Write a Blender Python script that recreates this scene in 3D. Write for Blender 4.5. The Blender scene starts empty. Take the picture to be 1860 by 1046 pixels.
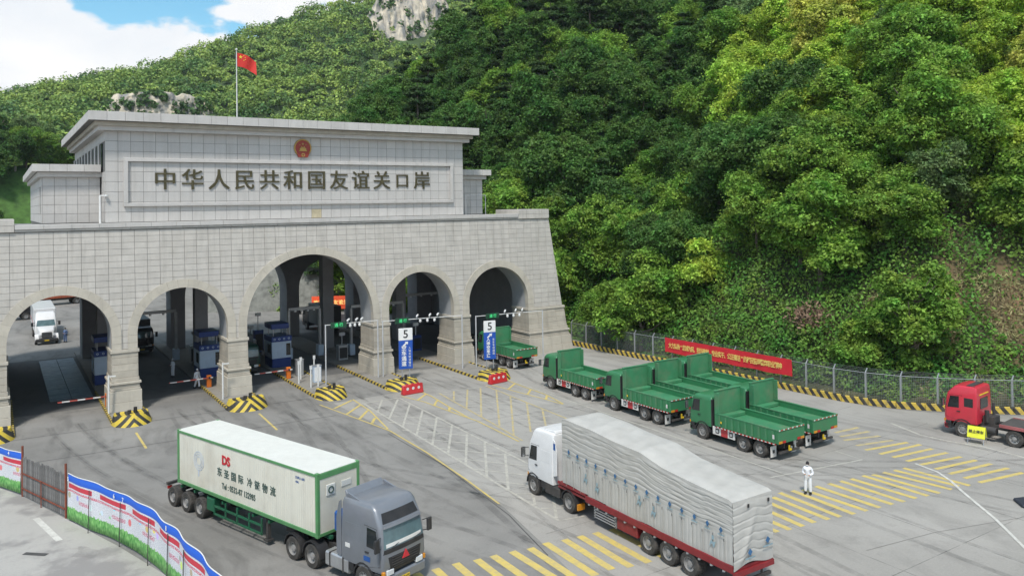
import bpy, bmesh, math, random
import numpy as np
from mathutils import Matrix, Vector
R = math.radians
random.seed(7)
rng = np.random.default_rng(11)
scene = bpy.context.scene
col = scene.collection

# ------------------------------------------------------------------ camera
CAM_F, CAM_YAW, CAM_PITCH, CAM_ROLL, CAM_H = 1436.945, 0.577, -0.0161, -0.0151, 16.164
SHIFT_PX = 174.3
def cam_axes():
    cy, sy, cp, sp = math.cos(CAM_YAW), math.sin(CAM_YAW), math.cos(CAM_PITCH), math.sin(CAM_PITCH)
    f = Vector((sy*cp, cy*cp, -sp)); r = Vector((cy, -sy, 0)); u = r.cross(f)
    cr, sr = math.cos(CAM_ROLL), math.sin(CAM_ROLL)
    return r*cr+u*sr, -r*sr+u*cr, f
cr_, cu_, cf_ = cam_axes()
cam_data = bpy.data.cameras.new('camera')
cam_data.sensor_width = 36.0
cam_data.lens = 36.0*CAM_F/1860.0
cam_data.shift_y = -SHIFT_PX/1860.0
cam_data.clip_start = 0.5
cam_data.clip_end = 6000
cam = bpy.data.objects.new('camera', cam_data)
cam.matrix_world = Matrix(((cr_.x, cu_.x, -cf_.x, 0), (cr_.y, cu_.y, -cf_.y, 0), (cr_.z, cu_.z, -cf_.z, CAM_H), (0, 0, 0, 1)))
col.objects.link(cam)
scene.camera = cam
def to_px(P):
    q = np.asarray(P, float)-np.array([0, 0, CAM_H])
    z = q@np.array(cf_)
    return 930+CAM_F*(q@np.array(cr_))/z, 523-SHIFT_PX-CAM_F*(q@np.array(cu_))/z, z

# ------------------------------------------------------------------ world, sun, exposure
SUN_EL, SUN_AZ = 58.0, 222.0        # azimuth clockwise from +Y: behind the camera, to the left
world = bpy.data.worlds.new('World'); scene.world = world; world.use_nodes = True
def build_world():
    nt = world.node_tree; nt.nodes.clear(); N = nt.nodes.new; L = nt.links.new
    out = N('ShaderNodeOutputWorld'); mix = N('ShaderNodeMixShader')
    sky = N('ShaderNodeTexSky'); sky.sky_type = 'NISHITA'; sky.sun_disc = False
    sky.sun_elevation = R(SUN_EL); sky.sun_rotation = R(SUN_AZ); sky.air_density = 1.0; sky.dust_density = 0.6; sky.ozone_density = 1.6
    hsv = N('ShaderNodeHueSaturation'); hsv.inputs['Saturation'].default_value = 1.25; hsv.inputs['Value'].default_value = 1.15; hsv.inputs['Hue'].default_value = 0.475
    bsky = N('ShaderNodeBackground'); bsky.inputs['Strength'].default_value = 0.15
    L(sky.outputs[0], hsv.inputs['Color']); L(hsv.outputs[0], bsky.inputs['Color'])
    tc = N('ShaderNodeTexCoord'); mp = N('ShaderNodeMapping'); mp.inputs['Scale'].default_value = (1.0, 1.0, 1.9)
    mp.inputs['Location'].default_value = (0.35, 0.1, 0.0)
    L(tc.outputs['Generated'], mp.inputs['Vector'])
    n1 = N('ShaderNodeTexNoise'); n1.inputs['Scale'].default_value = 5.2; n1.inputs['Detail'].default_value = 7.0; n1.inputs['Roughness'].default_value = 0.52
    L(mp.outputs[0], n1.inputs['Vector'])
    # more cumulus towards the horizon
    sep = N('ShaderNodeSeparateXYZ'); L(tc.outputs['Generated'], sep.inputs[0])
    mr = N('ShaderNodeMapRange'); mr.inputs['From Min'].default_value = 0.11; mr.inputs['From Max'].default_value = 0.25
    mr.inputs['To Min'].default_value = 0.27; mr.inputs['To Max'].default_value = 0.0
    L(sep.outputs['Z'], mr.inputs['Value'])
    add = N('ShaderNodeMath'); add.operation = 'ADD'; L(n1.outputs['Fac'], add.inputs[0]); L(mr.outputs[0], add.inputs[1])
    ramp = N('ShaderNodeValToRGB'); ramp.color_ramp.elements[0].position = 0.50; ramp.color_ramp.elements[1].position = 0.55
    ramp.color_ramp.interpolation = 'EASE'
    L(add.outputs[0], ramp.inputs[0])
    n2 = N('ShaderNodeTexNoise'); n2.inputs['Scale'].default_value = 5.5; n2.inputs['Detail'].default_value = 5.0
    L(mp.outputs[0], n2.inputs['Vector'])
    cr = N('ShaderNodeValToRGB'); cr.color_ramp.elements[0].position = 0.36; cr.color_ramp.elements[0].color = (0.84, 0.88, 0.93, 1)
    cr.color_ramp.elements[1].position = 0.62; cr.color_ramp.elements[1].color = (1, 1, 1, 1)
    L(n2.outputs['Fac'], cr.inputs[0])
    bc = N('ShaderNodeBackground'); bc.inputs['Strength'].default_value = 1.02
    L(cr.outputs[0], bc.inputs['Color'])
    L(ramp.outputs[0], mix.inputs[0]); L(bsky.outputs[0], mix.inputs[1]); L(bc.outputs[0], mix.inputs[2]); L(mix.outputs[0], out.inputs[0])
build_world()
sun_d = bpy.data.lights.new('sun', 'SUN'); sun_d.energy = 3.3; sun_d.angle = R(8); sun_d.color = (1.0, 0.955, 0.88)
sun = bpy.data.objects.new('sun', sun_d); col.objects.link(sun)
sd = Vector((math.sin(R(SUN_AZ))*math.cos(R(SUN_EL)), math.cos(R(SUN_AZ))*math.cos(R(SUN_EL)), math.sin(R(SUN_EL))))
sun.rotation_euler = sd.to_track_quat('Z', 'Y').to_euler()
scene.view_settings.view_transform = 'Standard'; scene.view_settings.look = 'None'
scene.view_settings.exposure = 0.06; scene.view_settings.gamma = 1.0; scene.view_settings.use_curve_mapping = False
scene.render.engine = 'CYCLES'
scene.cycles.max_bounces = 6; scene.cycles.diffuse_bounces = 3; scene.cycles.glossy_bounces = 2
scene.cycles.transmission_bounces = 3; scene.cycles.transparent_max_bounces = 6
scene.cycles.caustics_reflective = False; scene.cycles.caustics_refractive = False
scene.cycles.use_denoising = True
scene.cycles.volume_bounces = 0; scene.cycles.volume_step_rate = 4.0

# ------------------------------------------------------------------ helpers
def rot2(a): return math.cos(a), math.sin(a)
class MB:
    """collects faces; build() links them as ONE mesh object"""
    def __init__(s): s.v = []; s.f = []; s.m = []
    def add(s, vs, fs, m=0):
        o = len(s.v); s.v += [tuple(p) for p in vs]; s.f += [tuple(i+o for i in f) for f in fs]; s.m += [m]*len(fs); return s
    def box(s, x0, x1, y0, y1, z0, z1, m=0):
        v = [(x0,y0,z0),(x1,y0,z0),(x1,y1,z0),(x0,y1,z0),(x0,y0,z1),(x1,y0,z1),(x1,y1,z1),(x0,y1,z1)]
        return s.add(v, [(0,3,2,1),(4,5,6,7),(0,1,5,4),(1,2,6,5),(2,3,7,6),(3,0,4,7)], m)
    def hexa(s, b, t, m=0):
        return s.add(list(b)+list(t), [(0,3,2,1),(4,5,6,7),(0,1,5,4),(1,2,6,5),(2,3,7,6),(3,0,4,7)], m)
    def quad(s, a, b, c, d, m=0): return s.add([a,b,c,d], [(0,1,2,3)], m)
    def prism(s, poly, axis, a0, a1, m=0):
        n = len(poly)
        def P(p, a): return {'x': (a,p[0],p[1]), 'y': (p[0],a,p[1]), 'z': (p[0],p[1],a)}[axis]
        v = [P(p,a0) for p in poly]+[P(p,a1) for p in poly]
        return s.add(v, [tuple(range(n))[::-1], tuple(range(n,2*n))]+[(i,(i+1)%n,n+(i+1)%n,n+i) for i in range(n)], m)
    def cyl(s, p0, p1, r0, r1=None, n=12, m=0, caps=True):
        r1 = r0 if r1 is None else r1
        p0 = Vector(p0); p1 = Vector(p1); d = (p1-p0).normalized()
        a = d.orthogonal().normalized(); b = d.cross(a)
        v = []
        for p, r in ((p0,r0),(p1,r1)):
            for i in range(n):
                t = 2*math.pi*i/n; v.append(p+a*(r*math.cos(t))+b*(r*math.sin(t)))
        f = [(i,(i+1)%n,n+(i+1)%n,n+i) for i in range(n)]
        if caps: f += [tuple(range(n))[::-1], tuple(range(n,2*n))]
        return s.add(v, f, m)
    def tube(s, pts, r, n=6, m=0):
        for a, b in zip(pts[:-1], pts[1:]): s.cyl(a, b, r, n=n, m=m)
        return s
    def bar(s, p0, p1, w, h, m=0):
        p0 = Vector(p0); p1 = Vector(p1); d = (p1-p0).normalized()
        up = Vector((0,0,1)) if abs(d.z) < .95 else Vector((1,0,0))
        a = d.cross(up).normalized()*(w/2); b = a.cross(d).normalized()*(h/2)
        return s.hexa([p0-a-b,p0+a-b,p0+a+b,p0-a+b],[p1-a-b,p1+a-b,p1+a+b,p1-a+b], m)
    def lathe(s, prof, axis_o, axis_d, n=24, m=0):
        """prof: list of (r, h); rings round an axis"""
        o = Vector(axis_o); d = Vector(axis_d).normalized(); a = d.orthogonal().normalized(); b = d.cross(a)
        v = []
        for r, h in prof:
            for i in range(n):
                t = 2*math.pi*i/n; v.append(o+d*h+a*(r*math.cos(t))+b*(r*math.sin(t)))
        f = []
        for k in range(len(prof)-1):
            for i in range(n): f.append((k*n+i, k*n+(i+1)%n, (k+1)*n+(i+1)%n, (k+1)*n+i))
        return s.add(v, f, m)
    def xf(s, M):
        s.v = [tuple(M@Vector(p)) for p in s.v]; return s
    def build(s, name, mats, parent=None, bevel=0.0, smooth=None, fixn=True):
        if not isinstance(mats, (list, tuple)): mats = [mats]
        me = bpy.data.meshes.new(name); me.from_pydata(s.v, [], s.f)
        for m in mats: me.materials.append(m)
        if len(mats) > 1: me.polygons.foreach_set('material_index', s.m)
        if fixn or bevel:
            bm = bmesh.new(); bm.from_mesh(me)
            if bevel:
                es = [e for e in bm.edges if len(e.link_faces) == 2 and e.calc_face_angle(0) > 0.5]
                bmesh.ops.bevel(bm, geom=es, offset=bevel, segments=1, affect='EDGES', clamp_overlap=True)
            bmesh.ops.recalc_face_normals(bm, faces=bm.faces)
            bm.to_mesh(me); bm.free()
        if smooth is not None:
            me.polygons.foreach_set('use_smooth', [True]*len(me.polygons)); me.set_sharp_from_angle(angle=R(smooth))
        return link(name, me, parent)
def link(name, me, parent=None, loc=None):
    o = bpy.data.objects.new(name, me); col.objects.link(o)
    if parent is not None: o.parent = parent
    if loc is not None: o.location = loc
    return o
def tag(o, label=None, cat=None, group=None, kind=None):
    if label: o['label'] = label
    if cat: o['category'] = cat
    if group: o['group'] = group
    if kind: o['kind'] = kind
    return o
def thing(name, label, cat, loc=(0,0,0), rz=0.0, group=None):
    o = bpy.data.objects.new(name, None); col.objects.link(o); o.location = loc; o.rotation_euler = (0,0,rz); o.empty_display_size = .3
    return tag(o, label, cat, group)
def dup(root, loc, rz, label=None, group=None):
    r = root.copy(); col.objects.link(r); r.location = loc; r.rotation_euler = (0,0,rz)
    if label: r['label'] = label
    if group: r['group'] = group
    for ch in root.children:
        c = ch.copy(); col.objects.link(c); c.parent = r
        for g in ch.children:
            d = g.copy(); col.objects.link(d); d.parent = c
    return r
_txt = {}
def text_mesh(body, size=1.0, ext=0.01, fat=0.0, align='CENTER'):
    """flat text in the XY plane, centred, as mesh data"""
    key = (body, size, ext, fat, align)
    if key in _txt: return _txt[key]
    c = bpy.data.curves.new('text', 'FONT'); c.body = body; c.size = size; c.extrude = ext; c.align_x = align; c.align_y = 'CENTER'; c.offset = fat
    c.resolution_u = 3
    o = bpy.data.objects.new('text', c); col.objects.link(o)
    me = bpy.data.meshes.new_from_object(o)
    bpy.data.objects.remove(o); bpy.data.curves.remove(c)
    _txt[key] = me
    return me
def text_obj(name, body, size, mat, M, parent=None, ext=0.008, fat=0.0, sx=1.0, align='CENTER', boldx=0.0):
    src = text_mesh(body, size, ext, fat, align); me = bpy.data.meshes.new(name)
    vs = np.empty(len(src.vertices)*3); src.vertices.foreach_get('co', vs); vs = vs.reshape(-1,3)
    fs = [tuple(p.vertices) for p in src.polygons]
    V = []; F = []
    k = 4 if boldx else 1
    for i in range(k):
        w = vs.copy(); w[:,0] *= sx
        if boldx:
            w[:,0] += boldx*(i/(k-1)-.5); w[:,2] += .004*i
        o = len(V); V += w.tolist(); F += [tuple(a+o for a in f) for f in fs]
    me.from_pydata([tuple(M@Vector(p)) for p in V], [], F); me.materials.append(mat)
    return link(name, me, parent)
def face_M(origin, right, up):
    r = Vector(right).normalized(); u = Vector(up).normalized(); n = r.cross(u)
    return Matrix(((r.x,u.x,n.x,origin[0]),(r.y,u.y,n.y,origin[1]),(r.z,u.z,n.z,origin[2]),(0,0,0,1)))
# warm the text cache while the scene is still small
for _b, _s, _e in (('大',1,.01),): text_mesh(_b, _s, _e)

# ------------------------------------------------------------------ materials
MATS = {}
def mat(name, c, rough=0.6, metal=0.0, var=0.12, scale=2.0, bump=0.0, bscale=40.0, coat=0.0, dirt=0.0, dirt_c=(0.12,0.10,0.08), dscale=1.2, rand=0.0, objcol=False, spec=0.5, stretch=(1,1,1), runs=0.0, offs=False):
    m = bpy.data.materials.new(name); m.use_nodes = True; nt = m.node_tree; N = nt.nodes.new; L = nt.links.new
    b = nt.nodes['Principled BSDF']; b.inputs['Roughness'].default_value = rough; b.inputs['Metallic'].default_value = metal
    b.inputs['Specular IOR Level'].default_value = spec
    if coat: b.inputs['Coat Weight'].default_value = coat; b.inputs['Coat Roughness'].default_value = 0.08
    tc = N('ShaderNodeTexCoord'); mp = N('ShaderNodeMapping'); mp.inputs['Scale'].default_value = stretch; L(tc.outputs['Object'], mp.inputs[0])
    tco = tc.outputs['Object']
    if offs:
        oi0 = N('ShaderNodeObjectInfo'); vo = N('ShaderNodeVectorMath'); vo.operation = 'MULTIPLY_ADD'; cb0 = N('ShaderNodeCombineXYZ')
        for k_ in range(3): L(oi0.outputs['Random'], cb0.inputs[k_])
        vo.inputs[1].default_value = (57,91,33); L(cb0.outputs[0], vo.inputs[0]); L(tc.outputs['Object'], vo.inputs[2]); tco = vo.outputs[0]; L(tco, mp.inputs[0])
    n = N('ShaderNodeTexNoise'); n.inputs['Scale'].default_value = scale; n.inputs['Detail'].default_value = 6; n.inputs['Roughness'].default_value = .6
    L(mp.outputs[0], n.inputs['Vector'])
    mr = N('ShaderNodeMapRange'); mr.inputs['From Min'].default_value = .3; mr.inputs['From Max'].default_value = .7
    mr.inputs['To Min'].default_value = 1-var; mr.inputs['To Max'].default_value = 1+var; L(n.outputs['Fac'], mr.inputs['Value'])
    val = mr.outputs[0]
    if rand:
        g = N('ShaderNodeNewGeometry'); oi = N('ShaderNodeObjectInfo'); a = N('ShaderNodeMath'); a.operation = 'ADD'
        L(g.outputs['Random Per Island'], a.inputs[0]); L(oi.outputs['Random'], a.inputs[1])
        fr = N('ShaderNodeMath'); fr.operation = 'FRACT'; L(a.outputs[0], fr.inputs[0])
        m2 = N('ShaderNodeMapRange'); m2.inputs['To Min'].default_value = 1-rand; m2.inputs['To Max'].default_value = 1+rand; L(fr.outputs[0], m2.inputs['Value'])
        mm = N('ShaderNodeMath'); mm.operation = 'MULTIPLY'; L(val, mm.inputs[0]); L(m2.outputs[0], mm.inputs[1]); val = mm.outputs[0]
    vm = N('ShaderNodeVectorMath'); vm.operation = 'SCALE'
    if objcol:
        oc = N('ShaderNodeObjectInfo'); L(oc.outputs['Color'], vm.inputs[0])
    else: vm.inputs[0].default_value = c
    L(val, vm.inputs['Scale']); cs = vm.outputs[0]
    if dirt:
        n2 = N('ShaderNodeTexNoise'); n2.inputs['Scale'].default_value = dscale; n2.inputs['Detail'].default_value = 8; n2.inputs['Roughness'].default_value = .65
        L(tco, n2.inputs['Vector'])
        r2 = N('ShaderNodeMapRange'); r2.inputs['From Min'].default_value = .45; r2.inputs['From Max'].default_value = .8; r2.inputs['To Max'].default_value = dirt; L(n2.outputs['Fac'], r2.inputs['Value'])
        mx = N('ShaderNodeMix'); mx.data_type = 'RGBA'; L(r2.outputs[0], mx.inputs['Factor']); L(cs, mx.inputs['A']); mx.inputs['B'].default_value = (*dirt_c,1); cs = mx.outputs['Result']
    if runs:
        ge = N('ShaderNodeNewGeometry'); mr_ = N('ShaderNodeMapping'); mr_.inputs['Scale'].default_value = (1.6,1.6,.10); L(ge.outputs['Position'], mr_.inputs[0])
        n4 = N('ShaderNodeTexNoise'); n4.inputs['Scale'].default_value = 1.0; n4.inputs['Detail'].default_value = 7; n4.inputs['Roughness'].default_value = .7; L(mr_.outputs[0], n4.inputs['Vector'])
        r4 = N('ShaderNodeMapRange'); r4.inputs['From Min'].default_value = .5; r4.inputs['From Max'].default_value = .78; r4.inputs['To Max'].default_value = runs; L(n4.outputs['Fac'], r4.inputs['Value'])
        m4 = N('ShaderNodeMix'); m4.data_type = 'RGBA'; L(r4.outputs[0], m4.inputs['Factor']); L(cs, m4.inputs['A']); m4.inputs['B'].default_value = (.23,.215,.185,1); cs = m4.outputs['Result']
    L(cs, b.inputs['Base Color'])
    if bump:
        n3 = N('ShaderNodeTexNoise'); n3.inputs['Scale'].default_value = bscale; n3.inputs['Detail'].default_value = 4; L(tc.outputs['Object'], n3.inputs['Vector'])
        bp = N('ShaderNodeBump'); bp.inputs['Strength'].default_value = bump; bp.inputs['Distance'].default_value = .02; L(n3.outputs['Fac'], bp.inputs['Height']); L(bp.outputs[0], b.inputs['Normal'])
    MATS[name] = m
    return m
def emis(name, c, s):
    m = bpy.data.materials.new(name); m.use_nodes = True; b = m.node_tree.nodes['Principled BSDF']
    b.inputs['Base Color'].default_value = (*c,1); b.inputs['Emission Color'].default_value = (*c,1); b.inputs['Emission Strength'].default_value = s
    return m
def stripe_mat(name, c1, c2, period, vec, rough=.6, wear=.5, chev=False):
    """diagonal stripes painted along vec (object space); chev mirrors them about x = 0"""
    m = bpy.data.materials.new(name); m.use_nodes = True; nt = m.node_tree; N = nt.nodes.new; L = nt.links.new
    b = nt.nodes['Principled BSDF']; b.inputs['Roughness'].default_value = rough
    tc = N('ShaderNodeTexCoord'); src = tc.outputs['Object']
    if chev:
        sp = N('ShaderNodeSeparateXYZ'); L(src, sp.inputs[0]); ab = N('ShaderNodeMath'); ab.operation = 'ABSOLUTE'; L(sp.outputs[0], ab.inputs[0])
        cb = N('ShaderNodeCombineXYZ'); L(ab.outputs[0], cb.inputs[0]); L(sp.outputs[1], cb.inputs[1]); L(sp.outputs[2], cb.inputs[2]); src = cb.outputs[0]
    d = N('ShaderNodeVectorMath'); d.operation = 'DOT_PRODUCT'; L(src, d.inputs[0]); d.inputs[1].default_value = [k/period for k in vec]
    fr = N('ShaderNodeMath'); fr.operation = 'FRACT'; L(d.outputs['Value'], fr.inputs[0])
    gt = N('ShaderNodeMath'); gt.operation = 'GREATER_THAN'; gt.inputs[1].default_value = .5; L(fr.outputs[0], gt.inputs[0])
    mx = N('ShaderNodeMix'); mx.data_type = 'RGBA'; L(gt.outputs[0], mx.inputs['Factor']); mx.inputs['A'].default_value = (*c1,1); mx.inputs['B'].default_value = (*c2,1)
    n = N('ShaderNodeTexNoise'); n.inputs['Scale'].default_value = 3; n.inputs['Detail'].default_value = 8; L(tc.outputs['Object'], n.inputs['Vector'])
    r2 = N('ShaderNodeMapRange'); r2.inputs['From Min'].default_value = .48; r2.inputs['From Max'].default_value = .7; r2.inputs['To Max'].default_value = wear; L(n.outputs['Fac'], r2.inputs['Value'])
    m2 = N('ShaderNodeMix'); m2.data_type = 'RGBA'; L(r2.outputs[0], m2.inputs['Factor']); L(mx.outputs['Result'], m2.inputs['A']); m2.inputs['B'].default_value = (.16,.14,.11,1)
    L(m2.outputs['Result'], b.inputs['Base Color'])
    return m
# ------------------------------------------------------------------ ground sheets
def ground_mat(name, c, var=.16, dark=.35, streak=.25, sdir=(.6,.05,1), seed=0.0, patch=0.0, patch_c=(.1,.1,.1)):
    m = bpy.data.materials.new(name); m.use_nodes = True; nt = m.node_tree; N = nt.nodes.new; L = nt.links.new
    b = nt.nodes['Principled BSDF']; b.inputs['Roughness'].default_value = .88; b.inputs['Specular IOR Level'].default_value = .3
    tc = N('ShaderNodeTexCoord'); mp0 = N('ShaderNodeMapping'); mp0.inputs['Location'].default_value = (seed,seed*.7,0); L(tc.outputs['Object'], mp0.inputs[0])
    def noise(sc, det=6, rgh=.6, vec=None):
        n = N('ShaderNodeTexNoise'); n.inputs['Scale'].default_value = sc; n.inputs['Detail'].default_value = det; n.inputs['Roughness'].default_value = rgh
        L(vec or mp0.outputs[0], n.inputs['Vector']); return n.outputs['Fac']
    def rng_(v, a, b_, c0, c1):
        r = N('ShaderNodeMapRange'); r.inputs['From Min'].default_value = a; r.inputs['From Max'].default_value = b_; r.inputs['To Min'].default_value = c0; r.inputs['To Max'].default_value = c1; L(v, r.inputs['Value']); return r.outputs[0]
    def mul(a, b_):
        k = N('ShaderNodeMath'); k.operation = 'MULTIPLY'; L(a, k.inputs[0]); L(b_, k.inputs[1]); return k.outputs[0]
    v = rng_(noise(.09), .3, .7, 1-var, 1+var)
    v = mul(v, rng_(noise(.6, 8, .7), .55, .85, 1, 1-dark))
    v = mul(v, rng_(noise(9, 6, .8), .25, .75, .88, 1.1))
    mp = N('ShaderNodeMapping'); mp.inputs['Scale'].default_value = sdir; L(mp0.outputs[0], mp.inputs[0])
    wv = N('ShaderNodeTexNoise'); wv.inputs['Scale'].default_value = .05; L(mp0.outputs[0], wv.inputs['Vector'])
    va = N('ShaderNodeVectorMath'); va.operation = 'ADD'; sc_ = N('ShaderNodeVectorMath'); sc_.operation = 'SCALE'; sc_.inputs['Scale'].default_value = 6; L(wv.outputs['Color'], sc_.inputs[0]); L(mp.outputs[0], va.inputs[0]); L(sc_.outputs[0], va.inputs[1])
    v = mul(v, rng_(noise(1.5, 5, .6, va.outputs[0]), .5, .8, 1, 1-streak))
    s = N('ShaderNodeVectorMath'); s.operation = 'SCALE'; s.inputs[0].default_value = c; L(v, s.inputs['Scale']); cs = s.outputs[0]
    if patch:
        f = rng_(noise(.22, 7, .55), .5, .56, 0, patch); mx = N('ShaderNodeMix'); mx.data_type = 'RGBA'; L(f, mx.inputs['Factor']); L(cs, mx.inputs['A']); mx.inputs['B'].default_value = (*patch_c,1); cs = mx.outputs['Result']
    L(cs, b.inputs['Base Color'])
    bp = N('ShaderNodeBump'); bp.inputs['Strength'].default_value = .25; bp.inputs['Distance'].default_value = .01; L(noise(60, 4), bp.inputs['Height']); L(bp.outputs[0], b.inputs['Normal'])
    return m
M_asph = ground_mat('asphalt_grey', (.238,.230,.215), .26, .38, .45, (.55,.10,1))
M_conc = ground_mat('concrete_apron', (.340,.325,.298), .14, .34, .36, (.5,.08,1), 13.0)
M_pave = ground_mat('pale_concrete', (.40,.385,.355), .10, .25, .1, (.4,.4,1), 31.0, .75, (.23,.22,.21))
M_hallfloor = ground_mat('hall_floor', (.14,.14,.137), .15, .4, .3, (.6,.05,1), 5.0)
def sheet(name, pts, z, m, parent=None):
    mb = MB(); mb.add([(x,y,z) for x,y in pts], [tuple(range(len(pts)))])
    o = mb.build(name, m, parent, fixn=False)
    return o
ground = sheet('ground', [(-700,-200),(1100,-200),(1100,900),(-700,900)], 0, M_asph); tag(ground, kind='structure')
apron = sheet('concrete_apron', [(23.2,63.2),(23.7,53),(23.6,47),(23.1,41),(22.6,35.7),(21.7,31),(20.2,24),(18,15),(17,-30),(120,-30),(72,22),(63.6,28.4),(59,33.3),(57.1,36.6),(56.5,42),(56.2,58),(55.0,72),(52,72),(52,70.6),(31.8,70.6),(31.8,63.5)], .004, M_conc); tag(apron, kind='structure')
pave = sheet('pavement', [(-60,62),(-1.2,58.6),(0.1,55.6),(1.1,53.5),(3.0,48),(4.8,42.8),(6.2,38.1),(7.3,35),(9,30),(10,10),(-60,10)], .006, M_pave); tag(pave, kind='structure')
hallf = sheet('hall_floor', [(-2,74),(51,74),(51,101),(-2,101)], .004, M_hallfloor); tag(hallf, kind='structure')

# ------------------------------------------------------------------ painted markings
def paint_mat(name, c, wear):
    m = bpy.data.materials.new(name); m.use_nodes = True; nt = m.node_tree; N = nt.nodes.new; L = nt.links.new
    b = nt.nodes['Principled BSDF']; b.inputs['Roughness'].default_value = .75
    tc = N('ShaderNodeTexCoord'); n = N('ShaderNodeTexNoise'); n.inputs['Scale'].default_value = 2.6; n.inputs['Detail'].default_value = 9; n.inputs['Roughness'].default_value = .72; L(tc.outputs['Object'], n.inputs['Vector'])
    r2 = N('ShaderNodeMapRange'); r2.inputs['From Min'].default_value = .42; r2.inputs['From Max'].default_value = .62; r2.inputs['To Min'].default_value = wear*.25; r2.inputs['To Max'].default_value = wear; L(n.outputs['Fac'], r2.inputs['Value'])
    mx = N('ShaderNodeMix'); mx.data_type = 'RGBA'; L(r2.outputs[0], mx.inputs['Factor']); mx.inputs['A'].default_value = (*c,1); mx.inputs['B'].default_value = (.30,.285,.25,1)
    L(mx.outputs['Result'], b.inputs['Base Color']); return m
P_yel = paint_mat('yellow_road_paint', (.66,.50,.11), .52)
P_yel2 = paint_mat('worn_yellow_paint', (.56,.44,.17), .75)
P_wht = paint_mat('worn_white_paint', (.52,.50,.44), .80)
P_white = paint_mat('white_road_paint', (.66,.65,.60), .55)
P_tar = mat('tar_joint', (.07,.068,.065), .8, var=.3); P_tar2 = mat('pale_joint', (.20,.19,.175), .85, var=.2)
def line_pts(pts, w, z=.010):
    """a painted line of width w as one strip mesh"""
    mb = MB(); P = [Vector((x,y,0)) for x,y in pts]; vs = []
    for i, p in enumerate(P):
        d = (P[min(i+1,len(P)-1)]-P[max(i-1,0)]).normalized(); n = Vector((-d.y,d.x,0))*w/2
        vs += [(p.x+n.x,p.y+n.y,z),(p.x-n.x,p.y-n.y,z)]
    return mb.add(vs, [(2*i,2*i+1,2*i+3,2*i+2) for i in range(len(P)-1)])
def mark(name, pts, w, m, z=.010, parent=None): return line_pts(pts, w, z).build(name, m, parent or apron, fixn=False)
# long zebra crossing: bars run towards the gate, the crossing runs across the forecourt
zb = [((24.58,30.74),(24.51,26.81)),((23.71,30.86),(23.56,26.95)),((22.86,30.97),(22.71,27.24)),((21.89,31.18),(21.77,27.21)),((20.97,31.13),(20.88,27.5)),((20.07,31.31),(20.18,27.6)),((19.12,31.45),(19.12,27.7)),((18.29,31.54),(18.23,27.8)),((17.31,31.75),(17.15,27.9)),((16.3,31.8),(16.16,28)),((15.4,31.9),(15.3,28.1)),((14.5,32),(14.4,28.2))]
for i in range(8): x = 25.5+i*.92; zb.append(((x,30.6-.13*(x-25.5)),(x-.05,26.7-.16*(x-25.5))))
zr = [(32.69,27.0,32.61,25.49),(33.7,28.0,33.46,25.39),(34.65,28.6,34.32,25.34),(35.44,28.8,35.23,25.19),(36.27,29.01,36.0,25.05),(37.11,28.81,36.89,24.86),(37.73,28.58,37.81,24.74),(38.74,28.48,38.75,24.61),(39.7,28.34,39.7,24.48),(40.61,28.21,40.54,24.33),(41.42,28.07,41.51,24.24),(42.45,28.0,42.38,24.08),(43.07,27.78,43.27,23.92),(43.91,27.63,44.36,23.87),(44.77,27.49,45.19,23.89),(45.58,27.37,45.77,23.6)]
for a,b,c,d in zr: zb.append(((a,b),(c,d)))
for i,(a,b) in enumerate(zb): mark('crossing_stripe', [a,b], .40 if a[0] < 31 else .34, P_yel)
zr2 = [(48.71,34.18,51.18,34.01),(48.2,33.4,50.9,33.0),(47.65,32.79,50.49,31.95),(47.29,31.6,50.27,30.9),(46.9,30.7,50.62,30.06),(46.88,29.7,50.85,29.32),(46.94,28.87,50.58,28.39),(46.93,27.96,50.57,27.42),(46.96,27.11,50.46,26.5),(46.93,26.17,50.53,25.63),(46.74,25.25,50.56,24.77),(46.71,24.38,50.57,23.8),(46.69,23.54,50.4,22.91)]
for i,(a,b,c,d) in enumerate(zr2): mark('crossing_stripe', [(a,b),(c,d)], .28, P_yel if i > 3 else P_yel2)
# hatched lane boxes in front of the lanes
h1 = [(26.97,61.85,24.95,58.2),(28.1,61.2,24.9,55.9),(28.3,59.3,24.78,53.23),(28.2,56.8,24.65,50.68),(28.1,54.2,24.65,48.23),(28.0,51.6,24.6,45.92),(27.9,49.2,24.5,43.41),(27.8,46.6,24.38,40.67),(27.6,43.7,24.27,38.14),(26.9,40.0,24.23,35.42),(25.9,36.1,24.1,33.28)]
for a,b,c,d in h1: mark('hatch_line', [(a,b),(c,d)], .16, P_wht)
for i in range(10): y = 34.8+i*2.55; mark('hatch_line', [(24.2+.045*i,y),(27.2+.11*i if i < 8 else 28.2,y-4.4 if y > 38 else y-2)], .13, P_wht, .012)
h2 = [(33.29,60.93,31.7,58.0),(34.54,60.7,31.3,55.2),(35.79,60.58,31.0,52.4),(36.4,58.9,30.7,49.3),(36.42,56.69,30.34,46.87),(36.2,53.9,31.75,46.82),(36.0,51.4,33.0,46.6)]
for a,b,c,d in h2: mark('hatch_line', [(a,b),(c,d)], .15, P_yel2)
for i in range(6): y = 49.5+i*2.3; mark('hatch_line', [(30.6+.2*i,y),(35.9,y-5.6 if y-5.6 > 46.5 else 46.5)], .12, P_wht, .012)
mark('lane_line', [(25.2,61.5),(24.6,47),(23.98,32.95),(25.4,32.65)], .17, P_wht, .014); mark('lane_line', [(24.9,61.6),(28.5,61.6)], .15, P_wht, .016); mark('lane_line', [(28.4,61.4),(28.0,50),(27.7,41.2)], .15, P_wht, .014)
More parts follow.
